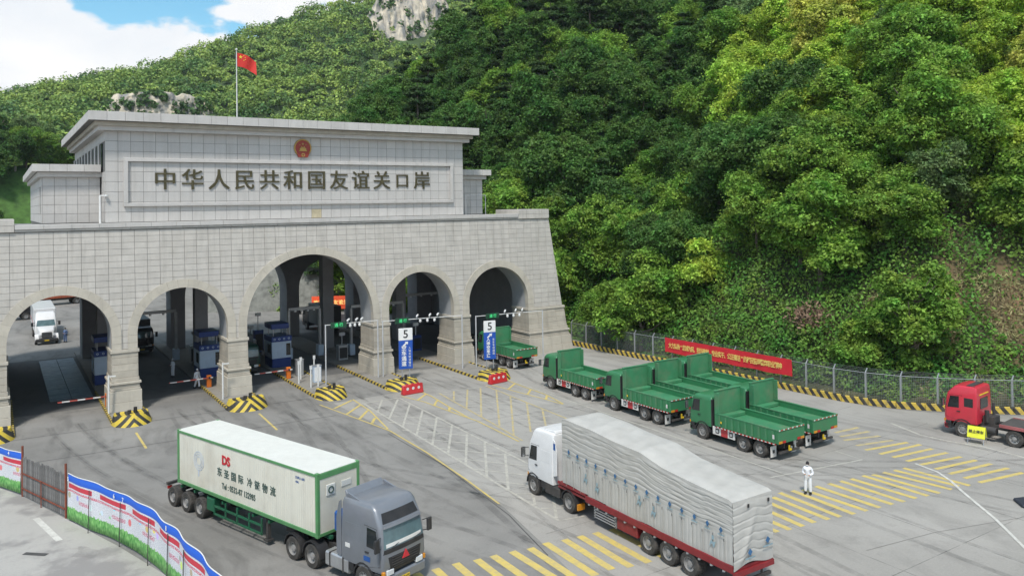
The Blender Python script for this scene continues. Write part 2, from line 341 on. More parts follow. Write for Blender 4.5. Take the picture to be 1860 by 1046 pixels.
mark('lane_line', [(31.9,61),(30.9,52),(30.1,45.4)], .15, P_yel2, .014); mark('lane_line', [(36.6,61),(36.2,54),(35.8,46)], .15, P_yel2, .014); mark('lane_line', [(31.9,61),(36.6,60.8)], .13, P_wht, .016)
mark('lane_line', [(22.1,63.4),(23.67,53.0),(23.56,47.0),(23.12,40.9),(22.7,36.6)], .12, P_yel, .018); mark('joint', [(23.3,52.5),(23.25,44),(22.3,35),(21.2,30)], .05, P_tar, .012)
mark('lane_line', [(25.0,63.4),(24.7,59),(23.75,53.5)], .13, P_yel, .018)
for a,b,c,d in [(22.62,61.43,24.82,63.2),(22.75,59.12,24.8,61.3),(23.1,57.3,24.6,59.3),(23.4,55.6,24.2,56.9)]: mark('chevron_stripe', [(a,b),(c,d)], .22, P_yel, .020)
mark('lane_line', [(28.8,62.0),(29.5,59.1),(29.8,54.6),(30.1,51.4),(29.8,45.4)], .12, P_yel, .018); mark('lane_line', [(30.9,62.7),(30.85,60.3),(30.4,56.7),(30.0,52.5)], .13, P_yel, .019)
for a,b,c,d in [(29.3,59.9,30.8,61.4),(29.6,57.5,30.6,58.9),(29.85,55.4,30.3,56.2)]: mark('chevron_stripe', [(a,b),(c,d)], .2, P_yel, .021)
mark('lane_line', [(37.2,60.9),(37.6,57.2),(38.0,54.1),(38.2,51.7)], .12, P_yel, .018); mark('lane_line', [(39.3,61.5),(39.1,58.6),(39.0,55.2),(38.3,51.7)], .13, P_yel, .019)
for a,b,c,d in [(37.5,58.7,39.1,60.1),(37.8,56.1,39.0,57.4),(38.0,53.7,38.8,54.7)]: mark('chevron_stripe', [(a,b),(c,d)], .2, P_yel, .021)
mark('lane_line', [(8.41,63.6),(8.42,59.0)], .16, P_yel, .010, ground); mark('lane_line', [(17.26,63.6),(17.06,58.1)], .16, P_yel, .010, ground)
mark('lane_line', [(45.2,31.7),(45.0,29.7),(37.8,30.9)], .12, P_wht); mark('lane_line', [(46.9,27.4),(46.48,25.8),(45.66,24.61),(44.39,23.24),(42,20.43),(39.7,18.1),(36,14)], .16, P_white, .024)
mark('lane_line', [(54.0,33.3),(52.9,30.5),(53.0,28.6),(53.6,26.7),(53.4,24.2),(52.6,18)], .22, P_wht)
mark('lane_line', [(39.6,62),(39.2,46),(39.0,31)], .12, P_wht)
for y in (66.4, 59.8): mark('joint', [(-2,y+.3),(9,y),(22,y-.4)], .06, P_tar, .010, ground)
mark('joint', [(23.6,52),(40,50.5),(56,49)], .04, P_tar2, .012); mark('joint', [(28,40.5),(34,34.5),(40,29.8),(52,22)], .03, P_tar2, .0125); mark('joint', [(33.5,22),(38,21.3),(45,19.3)], .04, P_tar2, .013)
mark('pale_strip', [(1.65,49.1),(2.5,45.1)], .3, P_white, .012, pave); mark('drain_slot', [(1.0,44.4),(1.9,43.6)], .28, P_tar, .014, pave)

# ------------------------------------------------------------------ near hillside
_bY = np.array([-60,10,23,28,33,38,46,75,105,112,122,140,165,180,230,300,420], float)
_bX = np.array([150,90,74,67.5,62.2,59.6,59.0,58.2,57,53,42,34,37,40,76,132,230], float)
def sm_noise(x, y, s, seed):
    x = np.asarray(x, float)/s; y = np.asarray(y, float)/s
    xi = np.floor(x).astype(int); yi = np.floor(y).astype(int); fx = x-xi; fy = y-yi
    fx = fx*fx*(3-2*fx); fy = fy*fy*(3-2*fy)
    def h(a, b):
        n = (a*374761393+b*668265263+seed*982451653) & 0x7fffffff
        n = ((n ^ (n >> 13))*1274126177) & 0x7fffffff
        return ((n ^ (n >> 16)) & 0xffff)/65535.0
    return (h(xi,yi)*(1-fx)+h(xi+1,yi)*fx)*(1-fy)+(h(xi,yi+1)*(1-fx)+h(xi+1,yi+1)*fx)*fy
def hill_z(X, Y):
    X = np.asarray(X, float); Y = np.asarray(Y, float)
    d = X-np.interp(Y, _bY, _bX)
    z = np.where(d < 7, 1.2*d, 8.4+.86*(d-7))
    z = np.where(z > 0, z/np.sqrt(1+(np.maximum(z,0)/150)**2), z)
    z = z+np.clip(d/12,0,1)*((sm_noise(X,Y,26,3)-.5)*9+(sm_noise(X,Y,9,5)-.5)*3)
    return np.where(d < 0, np.maximum(d*.4,-.4), z)
def earth(X, Y):
    X = np.asarray(X, float); Y = np.asarray(Y, float); e = np.zeros_like(X)
    for (cx,cy,rx,ry) in ((64.0,41.0,1.7,1.2),(66.4,36.4,2.4,2.0),(69.4,32.6,2.0,2.0),(64.2,37.8,1.6,1.1)):
        e = np.maximum(e, 1.25-np.sqrt(((X-cx)/rx)**2+((Y-cy)/ry)**2))
    return np.clip(e+(sm_noise(X,Y,2.0,9)-.5)*.5, 0, 1)
def heightfield(name, xs, ys, fn, m, attr=None):
    X, Y = np.meshgrid(xs, ys); Z = fn(X, Y); nx, ny = len(xs), len(ys)
    V = np.stack([X,Y,Z],-1).reshape(-1,3)
    i = np.arange(nx*ny).reshape(ny,nx); F = np.stack([i[:-1,:-1],i[:-1,1:],i[1:,1:],i[1:,:-1]],-1).reshape(-1,4)
    me = np_mesh(name, V, F, m)
    if attr is not None:
        a = me.attributes.new('earth','FLOAT','POINT'); a.data.foreach_set('value', attr(X,Y).ravel().astype(np.float32))
    me.polygons.foreach_set('use_smooth', np.ones(len(F),bool))
    return link(name, me)
def np_mesh(name, V, F, m):
    me = bpy.data.meshes.new(name); k = F.shape[1]
    me.vertices.add(len(V)); me.vertices.foreach_set('co', np.ascontiguousarray(V, np.float32).ravel())
    me.loops.add(F.size); me.loops.foreach_set('vertex_index', np.ascontiguousarray(F, np.int32).ravel())
    me.polygons.add(len(F)); me.polygons.foreach_set('loop_start', np.arange(0,F.size,k,dtype=np.int32)); me.polygons.foreach_set('loop_total', np.full(len(F),k,np.int32))
    me.update(calc_edges=True); me.materials.append(m); return me
def soil_mat():
    m = mat('hill_soil', (.045,.055,.022), .95, var=.5, scale=.6, bump=.6, bscale=3)
    nt = m.node_tree; N = nt.nodes.new; L = nt.links.new; b = nt.nodes['Principled BSDF']
    src = b.inputs['Base Color'].links[0].from_socket
    at = N('ShaderNodeAttribute'); at.attribute_name = 'earth'; tc = N('ShaderNodeTexCoord'); n = N('ShaderNodeTexNoise'); n.inputs['Scale'].default_value = .9; n.inputs['Detail'].default_value = 8; L(tc.outputs['Object'], n.inputs['Vector'])
    cr = N('ShaderNodeValToRGB'); cr.color_ramp.elements[0].position = .3; cr.color_ramp.elements[0].color = (.14,.095,.055,1); cr.color_ramp.elements[1].position = .7; cr.color_ramp.elements[1].color = (.36,.21,.115,1); L(n.outputs['Fac'], cr.inputs[0])
    mx = N('ShaderNodeMix'); mx.data_type = 'RGBA'; L(at.outputs['Fac'], mx.inputs['Factor']); L(src, mx.inputs['A']); L(cr.outputs[0], mx.inputs['B']); L(mx.outputs['Result'], b.inputs['Base Color'])
    return m
M_soil = soil_mat()
hill = heightfield('hillside', np.arange(34,300,2.0), np.arange(-60,360,2.0), hill_z, M_soil, earth); tag(hill, kind='structure')
# far hill
_rX = np.array([-900,-300,-120,-60,0,75,146,200,260,400,600,1500], float)
_rZ = np.array([40,44,52,60,70,93,127,150,172,190,150,120], float)
def far_z(X, Y):
    X = np.asarray(X, float); Y = np.asarray(Y, float)
    r = np.interp(X, _rX, _rZ); t = np.clip((Y-205)/(455-205), 0, 1); s = t*t*(3-2*t)*.35+t*.65
    back = np.clip((Y-455)/250, 0, 1); s = s*(1-.8*back)
    n = (sm_noise(X,Y,60,21)-.5)*16+(sm_noise(X,Y,22,22)-.5)*6
    return r*s+n*np.clip(t*3,0,1)*(1-t*.6)-1.0
M_farsoil = mat('far_hill_soil', (.05,.085,.025), .95, var=.4, scale=.1)
farhill = heightfield('far_hill', np.arange(-500,1000,12.0), np.arange(195,720,12.0), far_z, M_farsoil); tag(farhill, kind='structure')

# ------------------------------------------------------------------ foliage
def leaf_mat(name, c, trans=.38, rand=.45, hue=.03, use_obj=True):
    m = bpy.data.materials.new(name); m.use_nodes = True; nt = m.node_tree; N = nt.nodes.new; L = nt.links.new
    b = nt.nodes['Principled BSDF']; b.inputs['Roughness'].default_value = .55; b.inputs['Specular IOR Level'].default_value = .25
    g = N('ShaderNodeNewGeometry'); hs = N('ShaderNodeHueSaturation')
    mv = N('ShaderNodeMapRange'); mv.inputs['To Min'].default_value = 1-rand; mv.inputs['To Max'].default_value = 1+rand; L(g.outputs['Random Per Island'], mv.inputs['Value']); L(mv.outputs[0], hs.inputs['Value'])
    tc = N('ShaderNodeTexCoord'); n = N('ShaderNodeTexNoise'); n.inputs['Scale'].default_value = .45; n.inputs['Detail'].default_value = 3; L(tc.outputs['Object'], n.inputs['Vector'])
    mh = N('ShaderNodeMapRange'); mh.inputs['From Min'].default_value = .3; mh.inputs['From Max'].default_value = .7; mh.inputs['To Min'].default_value = .5-hue; mh.inputs['To Max'].default_value = .5+hue; L(n.outputs['Fac'], mh.inputs['Value']); L(mh.outputs[0], hs.inputs['Hue'])
    if use_obj:
        oi = N('ShaderNodeObjectInfo'); L(oi.outputs['Color'], hs.inputs['Color'])
    else: hs.inputs['Color'].default_value = (*c,1)
    nv = N('ShaderNodeTexNoise'); nv.inputs['Scale'].default_value = .8; nv.inputs['Detail'].default_value = 4; L(tc.outputs['Object'], nv.inputs['Vector'])
    mq = N('ShaderNodeMapRange'); mq.inputs['From Min'].default_value = .3; mq.inputs['From Max'].default_value = .7; mq.inputs['To Min'].default_value = .72; mq.inputs['To Max'].default_value = 1.35; L(nv.outputs['Fac'], mq.inputs['Value'])
    mv2 = N('ShaderNodeMath'); mv2.operation = 'MULTIPLY'; L(mv.outputs[0], mv2.inputs[0]); L(mq.outputs[0], mv2.inputs[1]); L(mv2.outputs[0], hs.inputs['Value'])
    L(hs.outputs[0], b.inputs['Base Color'])
    tr = N('ShaderNodeBsdfTranslucent'); L(hs.outputs[0], tr.inputs['Color']); mx = N('ShaderNodeMixShader'); mx.inputs[0].default_value = trans
    L(b.outputs[0], mx.inputs[1]); L(tr.outputs[0], mx.inputs[2]); L(mx.outputs[0], nt.nodes['Material Output'].inputs['Surface'])
    return m
M_leaf = leaf_mat('leaf', (.1,.2,.04))
M_bark = mat('bark', (.16,.13,.10), .9, var=.35, scale=4, bump=.8, bscale=12)
M_barkpale = mat('pale_bark', (.34,.31,.27), .9, var=.3, scale=4, bump=.6, bscale=12)
def kites(C, Nrm, size, g, aspect=1.7, jit=.6):
    """leaf-shaped faces: centres C, normals Nrm"""
    n = len(C); Nn = Nrm+g.normal(0,jit,(n,3)); Nn /= np.linalg.norm(Nn,axis=1,keepdims=True)+1e-9
    a = np.cross(Nn, g.normal(0,1,(n,3))); a /= np.linalg.norm(a,axis=1,keepdims=True)+1e-9; b = np.cross(Nn,a)
    s = (size*g.uniform(.5,1.6,n))[:,None]
    V = np.stack([C-a*s*aspect*.5, C+b*s*.5+a*s*.08, C+a*s*aspect*.5+Nn*s*.12, C-b*s*.5+a*s*.08],1).reshape(-1,3)
    return V, np.arange(4*n).reshape(n,4)
def crown_pts(g, kind, n, H):
    """points and outward normals of a crown whose tree is H high"""
    C = []; Nm = []
    if kind == 'pine':
        k = 0; tiers = 9
        for t in range(tiers):
            f = t/(tiers-1); zc = H*(.22+.74*f)+g.normal(0,.25); rad = (H*.34*(1-f*.75)*math.sin(math.pi*min(1,.30+.62*f))**.6)*g.uniform(.65,1.1)+.3
            for b in range(7):
                ang = g.uniform(0,6.28); m = n//(tiers*7); u = g.uniform(.15,1,m)**.6
                dirx, diry = math.cos(ang), math.sin(ang)
                p = np.stack([dirx*u*rad, diry*u*rad, zc+.10*rad*u+0*u],1)+g.normal(0,.10*rad+.12,(m,3))*np.array([1,1,.45])
                C.append(p); q = np.zeros((m,3)); q[:,2] = 1; q[:,0] = dirx*.4; q[:,1] = diry*.4; Nm.append(q)
        return np.concatenate(C), np.concatenate(Nm)
    base, rx, rz = {'round': (.10,.36,.44), 'wide': (.14,.46,.40), 'tall': (.08,.28,.46), 'bush': (.02,.55,.48)}[kind]
    nl = 30 if kind != 'bush' else 14
    cz = H*(base+rz)
    lob = []
    for i in range(nl):
        d = g.normal(0,1,3); d /= np.linalg.norm(d); u = g.uniform(.40,1.05)
        c = np.array([d[0]*rx*u, d[1]*rx*u, d[2]*rz*u])*H+np.array([0,0,cz]); r = H*rx*g.uniform(.16,.46)
        lob.append((c,r))
    lob.append((np.array([0,0,cz]),H*rx*.62))
    A = np.array([r*r for _,r in lob]); A /= A.sum()
    for (c,r),w in zip(lob,A):
        m = int(n*w*1.35); d = g.normal(0,1,(m,3)); d /= np.linalg.norm(d,axis=1,keepdims=True)
        d[:,2] = np.where(d[:,2] < -.6, -d[:,2], d[:,2])
        # leaves gather into sprays round twig ends
        nc = max(8, m//26); dc = g.normal(0,1,(nc,3)); dc /= np.linalg.norm(dc,axis=1,keepdims=True); dc[:,2] = np.where(dc[:,2] < -.6, -dc[:,2], dc[:,2])
        pc = c+dc*(r*g.uniform(.62,1.18,nc))[:,None]*np.array([1,1,.82]); w_ = g.integers(0,nc,m)
        sg = (.16+.10*r)*g.uniform(.6,1.3,nc)
        p = pc[w_]+g.normal(0,1,(m,3))*sg[w_][:,None]*np.array([1,1,.55]); p[:,2] -= .10*((p[:,0]-pc[w_][:,0])**2+(p[:,1]-pc[w_][:,1])**2)/np.maximum(sg[w_],.1)
        d = dc[w_]; keep = np.ones(m,bool)
        for c2,r2 in lob:
            if c2 is c: continue
            keep &= np.linalg.norm((p-c2)/np.array([1,1,.82]),axis=1) > r2*.55
        C.append(p[keep]); q = d[keep]*.6; q[:,2] += .6; Nm.append(q)
    return np.concatenate(C), np.concatenate(Nm)
def trunk_mesh(g, kind, H, pale=False):
    mb = MB(); top = {'round': .62,'wide': .6,'tall': .75,'pine': .97,'bush': .35}[kind]*H; r = H*.022+.05
    p = Vector((0,0,-.8)); pts = [p]
    for i in range(1,6): pts.append(Vector((g.normal(0,.018)*H*(kind != 'pine'), g.normal(0,.018)*H*(kind != 'pine'), top*i/5)))
    for i in range(5): mb.cyl(pts[i], pts[i+1], r*(1-.17*i), r*(1-.17*(i+1)), n=7, caps=False)
    if kind != 'pine':
        for k in range(6):
            a = g.uniform(0,6.28); s = pts[2+k%3]; e = s+Vector((math.cos(a)*H*.22, math.sin(a)*H*.22, H*g.uniform(.12,.26)))
            mid = (s+e)/2+Vector((0,0,-.03*H)); mb.cyl(s, mid, r*.42, r*.3, n=5, caps=False); mb.cyl(mid, e, r*.3, r*.1, n=5, caps=False)
    return mb
PROTO = {}
def tree_proto(kind, seed, H, nleaf, size, pale=False):
    g = np.random.default_rng(seed); C, Nm = crown_pts(g, kind, nleaf, H)
    V, F = kites(C, Nm, size, g, 1.7 if kind != 'pine' else 2.6, .55)
    cm = np_mesh('crown', V, F, M_leaf)
    mb = trunk_mesh(g, kind, H, pale); tm = bpy.data.meshes.new('trunk'); tm.from_pydata(mb.v,[],mb.f); tm.materials.append(M_barkpale if pale else M_bark)
    return tm, cm, H
PROTO['round'] = [tree_proto('round',s,9,30000,.150,s == 2) for s in (1,2,3)]
PROTO['wide'] = [tree_proto('wide',s,9,31000,.150,s == 5) for s in (4,5,6)]
PROTO['tall'] = [tree_proto('tall',s,11,29000,.150) for s in (7,8)]
PROTO['pine'] = [tree_proto('pine',s,12,20000,.155) for s in (9,10)]
PROTO['bush'] = [tree_proto('bush',s,4.5,13000,.14) for s in (11,12)]
def plant_tree(name, kind, i, x, y, z, sc, rz, tint, label, group, cat='tree'):
    tm, cm, H = PROTO[kind][i % len(PROTO[kind])]
    t = thing(name, label, cat, (x,y,z), rz, group); t.scale = (sc, sc, sc*random.uniform(.9,1.12))
    link('trunk', tm, t); c = link('crown', cm, t); c.color = (*tint,1)
    return t
TINT = {'dark': (.088,.182,.038), 'mid': (.200,.345,.052), 'bright': (.370,.520,.070), 'yellow': (.500,.540,.105), 'grey': (.190,.290,.105), 'tan': (.46,.40,.15), 'pine': (.058,.115,.034)}  # leaf tints raised to paint sunlight on the hill into the crowns

# ------------------------------------------------------------------ slab joints and tyre marks on the forecourt
def worn_mat(name, c, cover):
    m = bpy.data.materials.new(name); m.use_nodes = True; nt = m.node_tree; N = nt.nodes.new; L = nt.links.new; b = nt.nodes['Principled BSDF']; b.inputs['Base Color'].default_value = (*c,1); b.inputs['Roughness'].default_value = .9
    tc = N('ShaderNodeTexCoord'); n = N('ShaderNodeTexNoise'); n.inputs['Scale'].default_value = .7; n.inputs['Detail'].default_value = 9; n.inputs['Roughness'].default_value = .7; L(tc.outputs['Object'], n.inputs['Vector'])
    r = N('ShaderNodeMapRange'); r.inputs['From Min'].default_value = .35; r.inputs['From Max'].default_value = .7; r.inputs['To Max'].default_value = cover; L(n.outputs['Fac'], r.inputs['Value'])
    t = N('ShaderNodeBsdfTransparent'); mx = N('ShaderNodeMixShader'); L(r.outputs[0], mx.inputs[0]); L(t.outputs[0], mx.inputs[1]); L(b.outputs[0], mx.inputs[2]); L(mx.outputs[0], nt.nodes['Material Output'].inputs['Surface']); return m
M_rubber = worn_mat('tyre_mark_rubber', (.10,.097,.093), .24); M_slabj = worn_mat('slab_joint_fill', (.12,.115,.11), .8)
for k in range(8): y = 14+k*6.0; mark('joint', [(22.5 if y > 30 else 19,y),(56,y-.25)], .035, M_slabj, .0065)
for k in range(6): x = 28.5+k*5.0; mark('joint', [(x,69 if x > 33 else 62),(x-.6,12)], .035, M_slabj, .0072)
def arc(p0, p1, p2, n=24): return [((1-t)**2*p0[0]+2*t*(1-t)*p1[0]+t*t*p2[0], (1-t)**2*p0[1]+2*t*(1-t)*p1[1]+t*t*p2[1]) for t in (i/n for i in range(n+1))]
gm = np.random.default_rng(77)
TM = [((13.2,69),(13,52),(20,30)),((4.3,69),(5,55),(13,34)),((4.0,69),(5,58),(9,44)),((20.5,69),(19,50),(24,22)),((26.5,70),(27,50),(29,20)),((34.5,69),(34,50),(30,20)),((13.0,68),(14,50),(27,34)),((43.5,66),(38,45),(37,15)),((21,66),(18,45),(14,30)),((35,66),(37,45),(46,16)),((44,60),(50,40),(53,22)),((12.5,68),(11,55),(17,36)),((27,66),(25,45),(20,20)),((30,45),(38,32),(52,24))]
zz = .0076
for p0,p1,p2 in TM:
    for s in (-.95,.95):
        q = arc(p0,p1,p2); off = [(x+s,y+gm.uniform(-.02,.02)) for x,y in q]; mark('tyre_mark', off, gm.uniform(.22,.42), M_rubber, zz, ground); zz += .00008
for k in range(26):
    cx,cy = gm.uniform(3,50),gm.uniform(24,68); r = gm.uniform(.25,.9); a0 = gm.uniform(0,6)
    sheet('oil_stain', [(cx+r*(.7+.3*math.sin(3*a+a0))*math.cos(a), cy+1.6*r*(.7+.3*math.sin(2*a+a0))*math.sin(a)) for a in (i*math.pi/9 for i in range(18))], zz, M_rubber, ground); zz += .00008
# ------------------------------------------------------------------ trees on the near hillside
def in_view(x, y, z, m=60):
    px, py, d = to_px([x,y,z]); return d > 2 and -m < px < 1860+m and -m < py < 1046+m
def zone(x, y):
    d = x-float(np.interp(y,_bY,_bX))
    if y > 118: s = 'on the spur behind the gate building'
    elif y > 78: s = 'on the slope beside the gate roof'
    elif y > 56: s = 'on the slope right of the gate wall'
    elif y > 44: s = 'on the slope above the red banner'
    elif y > 36: s = 'on the slope above the parked dump trucks'
    else: s = 'on the bank behind the red tractor unit'
    return ('lowest ' if d < 4.5 else 'low ' if d < 12 else 'partway up ' if d < 22 else 'midway up ' if d < 33 else 'high ' if d < 46 else 'uppermost ')+s
def forest():
    g = np.random.default_rng(5); cand = []
    y = 24.0
    while y < 186:
        b = float(np.interp(y,_bY,_bX)); x = b+1.2
        while x < b+92:
            jx = x+g.uniform(-1.6,1.6); jy = y+g.uniform(-1.9,1.9); cand.append((jx,jy)); x += 4.6+.035*(x-b)+.014*max(0,y-60)
        y += 4.5+.012*max(0,y-60)
    out = []; rest = []
    for x,y in cand:
        z = float(hill_z(x,y)); d = x-float(np.interp(y,_bY,_bX))
        if float(earth(x,y)) > .22 or (y < 43 and d < 6 and (x*7.3+y*3.1)%1 < .22) or (42 < y < 60.5 and d < 3.6) or (x < 53.5 and y < 104.5): continue
        h = 9
        ok = in_view(x,y,z+h*.7,70) or in_view(x,y,z+2,70)
        px,py,dep = to_px([x,y,z+5])
        if py > 640 and d > 14: ok = False
        (out if ok else rest).append((dep,x,y,z,d))
    out.sort()
    return out[:300], rest+out[300:]
near, rest_trees = forest()
gt = np.random.default_rng(8)
for dep,x,y,z,d in near:
    nz = float(sm_noise(x,y,17,31)); nz2 = float(sm_noise(x,y,8,33)); u = gt.random()
    pine_zone = y > 84 and (y > 108 or d > 12)
    if pine_zone and u < .24: kind = 'pine'; tint = 'pine'
    elif d < 7 and (u < .55 or (y < 43 and u < .85)): kind = 'bush'; tint = ('mid','bright')[int(u*9)%2]
    else:
        kind = ('round','wide','wide','round','tall')[int(u*977)%5]
        # painted light: sunlit brighter crowns high up, shaded darker ones low beside the wall
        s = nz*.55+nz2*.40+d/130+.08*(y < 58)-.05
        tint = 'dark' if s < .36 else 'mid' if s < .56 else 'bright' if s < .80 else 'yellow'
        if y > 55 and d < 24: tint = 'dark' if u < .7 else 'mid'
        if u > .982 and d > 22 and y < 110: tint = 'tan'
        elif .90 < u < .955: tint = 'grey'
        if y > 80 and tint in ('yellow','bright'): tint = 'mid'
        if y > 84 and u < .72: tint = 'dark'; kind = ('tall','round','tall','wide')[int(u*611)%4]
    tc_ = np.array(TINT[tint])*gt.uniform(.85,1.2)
    sc = gt.uniform(.78,1.22)*(1+.0015*max(0,dep-80))
    if kind == 'pine': sc *= .95
    if kind == 'tall' and y > 84: sc *= 1.18
    look = {'pine': 'dark layered conifer','bush': 'leafy green shrub'}.get(kind) or {'dark': 'dark green broadleaf tree','mid': 'mid green broadleaf tree','bright': 'bright green broadleaf tree','yellow': 'yellow green tree crown','grey': 'dull grey green broadleaf tree','tan': 'pale tan blossoming tree crown'}[tint]
    lab = look+' '+zone(x,y)
    nm = {'pine': 'conifer_tree','bush': 'shrub'}.get(kind,'broadleaf_tree')
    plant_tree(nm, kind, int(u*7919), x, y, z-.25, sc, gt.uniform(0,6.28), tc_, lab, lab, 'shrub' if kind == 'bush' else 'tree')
# wooded ground on the left, behind the gate
def left_z(X, Y):
    X = np.asarray(X,float); Y = np.asarray(Y,float)
    d = np.clip((30-X)/20,0,1); t = np.clip((Y-170)/36,0,1)
    return 27*d*d*(3-2*d)*t*t*(3-2*t)+(sm_noise(X,Y,10,41)-.5)*2*d*t-.3
lh = heightfield('left_bank', np.arange(-120,42,3.0), np.arange(165,246,3.0), lambda X,Y: left_z(X,Y)-.05, mat('bank_grass', (.06,.13,.025), .95, var=.4, scale=.8, bump=.5, bscale=4)); tag(lh, kind='structure')
gl = np.random.default_rng(4)
for i in range(46):
    x = gl.uniform(-30,26); y = gl.uniform(178,222)
    z = float(left_z(x,y)); kind = ('round','wide','tall','round')[i%4]; tint = ('dark','dark','mid','dark','grey')[i%5]
    lab = {'dark':'dark','mid':'mid','grey':'dull grey'}[tint]+' green broadleaf tree on the bank left of the gate roof'
    plant_tree('broadleaf_tree', kind, i, x, y, z-.3, gl.uniform(.8,1.2), gl.uniform(0,6.28), np.array(TINT[tint])*gl.uniform(.8,1.1), lab, lab)
# dead brown shrub on the bare bank
def dead_shrub(x, y, s):
    t = thing('dead_shrub', 'leafless brown dead shrub on the slope above the fence', 'shrub', (x,y,float(hill_z(x,y))+.3)); g = np.random.default_rng(3)
    mb = MB()
    for k in range(9):
        a = g.uniform(0,6.28); e = Vector((math.cos(a)*s*g.uniform(.3,.9), math.sin(a)*s*g.uniform(.3,.9), s*g.uniform(.4,1.2))); mb.cyl((0,0,-.6), e, .06, .015, n=5, caps=False)
    mb.build('branch', M_bark, t)
    C = g.normal(0,.42,(1300,3))*s*np.array([1,1,.7])+np.array([0,0,.8*s]); V,F = kites(C, g.normal(0,1,C.shape), .16, g, 2.4)
    link('crown', np_mesh('crown', V, F, mat('dead_leaf', (.23,.15,.10), .9, var=.3)), t)
dead_shrub(62.0, 45.6, 2.0)
def pole_log(p0, p1): 
    mb = MB(); mb.cyl(p0, p1, .085, .05, n=8); return tag(mb.build('fallen_trunk', M_barkpale, None, smooth=40), 'pale fallen tree trunk leaning on the bare bank', 'log')
pole_log((62.6,36.9,float(hill_z(62.6,36.9))+1.0), (66.4,35.2,float(hill_z(66.4,35.2))+.9))
# ------------------------------------------------------------------ undergrowth and far woods (nobody could count these)
def undergrowth():
    g = np.random.default_rng(17); n = 515000
    Y = g.uniform(22,186,n); D = -1.2+62*g.random(n)**1.9; X = np.interp(Y,_bY,_bX)+D
    e = earth(X,Y); keep = (e < .22+.8*(g.random(n) < .16)) & ~((X < 53.5) & (Y < 104)); X,Y,D = X[keep],Y[keep],D[keep]
    Z = hill_z(X,Y); px,py,dep = to_px(np.stack([X,Y,Z],1)); k = (px > -80) & (px < 1960) & (py > -80); X,Y,Z,D = X[k],Y[k],Z[k],D[k]
    clump = sm_noise(X,Y,2.6,51); Hh = g.random(len(X))*(.6+2.2*clump+4.5*np.clip(sm_noise(X,Y,6.5,53)-.45,0,1)**1.3*np.clip(D/6,0,1))*np.clip(D/2.2+.25,.2,1)*(D > 0)+.15
    C = np.stack([X-.35*Hh,Y,Z+Hh],1); Nm = np.tile(np.array([-.7,-.15,.75]),(len(C),1))
    V,F = kites(C, Nm, .17, g, 1.6, .6)
    o = link('undergrowth', np_mesh('undergrowth', V, F, leaf_mat('undergrowth_leaf', (.120,.240,.038), .28, .5, .035, False)))
    tag(o, 'dense green creepers and undergrowth covering the hillside', 'undergrowth', kind='stuff')
undergrowth()
def dry_grass():
    g = np.random.default_rng(19); n = 60000; X = g.uniform(58,80,n); Y = g.uniform(26,46,n); k = (earth(X,Y) > .12) & (g.random(n) < .6); X,Y = X[k],Y[k]; Z = hill_z(X,Y)
    k = sm_noise(X,Y,1.6,57) > .38; X,Y,Z = X[k],Y[k],Z[k]
    C = np.stack([X-.1,Y,Z+g.uniform(.05,.6,len(X))],1); V,F = kites(C, np.tile(np.array([-.8,-.3,.3]),(len(C),1)), .085, g, 4.2, .5)
    o = link('dry_grass', np_mesh('dry_grass', V, F, leaf_mat('dry_grass_leaf', (.26,.24,.11), .2, .4, .03, False))); tag(o, 'dry tan grass clinging to the bare earth bank', 'grass', kind='stuff')
dry_grass()
def far_wood(name, pts, sizes, nleaf, leaf, m, label, seed):
    g = np.random.default_rng(seed); n = len(pts)
    d = g.normal(0,1,(n,nleaf,3)); d /= np.linalg.norm(d,axis=2,keepdims=True); d[...,2] = np.abs(d[...,2])*1.0-.15
    lump = 1+.28*np.sin(d[...,0]*5+g.uniform(0,6,(n,1)))*np.sin(d[...,1]*5+g.uniform(0,6,(n,1)))
    rr = (sizes[:,None]*(.72+.34*g.random((n,nleaf)))*lump)[...,None]
    C = pts[:,None,:]+d*rr*np.array([1,1,1.0])+np.array([0,0,1])*sizes[:,None,None]*.75
    V,F = kites(C.reshape(-1,3), (d*.8+np.array([0,0,.35])).reshape(-1,3), leaf, g, 1.5, .5)
    o = link(name, np_mesh(name, V, F, m)); return tag(o, label, 'woodland', kind='stuff')
def far_leaf(name, ca, cb):
    m = leaf_mat(name, ca, .2, .28, .02, False); nt = m.node_tree; N = nt.nodes.new; L = nt.links.new
    hs = [x for x in nt.nodes if x.type == 'HUE_SAT'][0]; tc = N('ShaderNodeTexCoord'); n = N('ShaderNodeTexNoise'); n.inputs['Scale'].default_value = .075; n.inputs['Detail'].default_value = 5; n.inputs['Roughness'].default_value = .7; L(tc.outputs['Object'], n.inputs['Vector'])
    cr = N('ShaderNodeValToRGB'); cr.color_ramp.elements[0].position = .38; cr.color_ramp.elements[0].color = (*ca,1); cr.color_ramp.elements[1].position = .62; cr.color_ramp.elements[1].color = (*cb,1); L(n.outputs['Fac'], cr.inputs[0]); L(cr.outputs[0], hs.inputs['Color']); return m
CLIFFS = [(58.5,352,23,56.0,8.6,'pale limestone cliff low on the far hill above the gate roof'),(194,382,27,112,22,'grey limestone cliff high on the far hill at the top edge')]
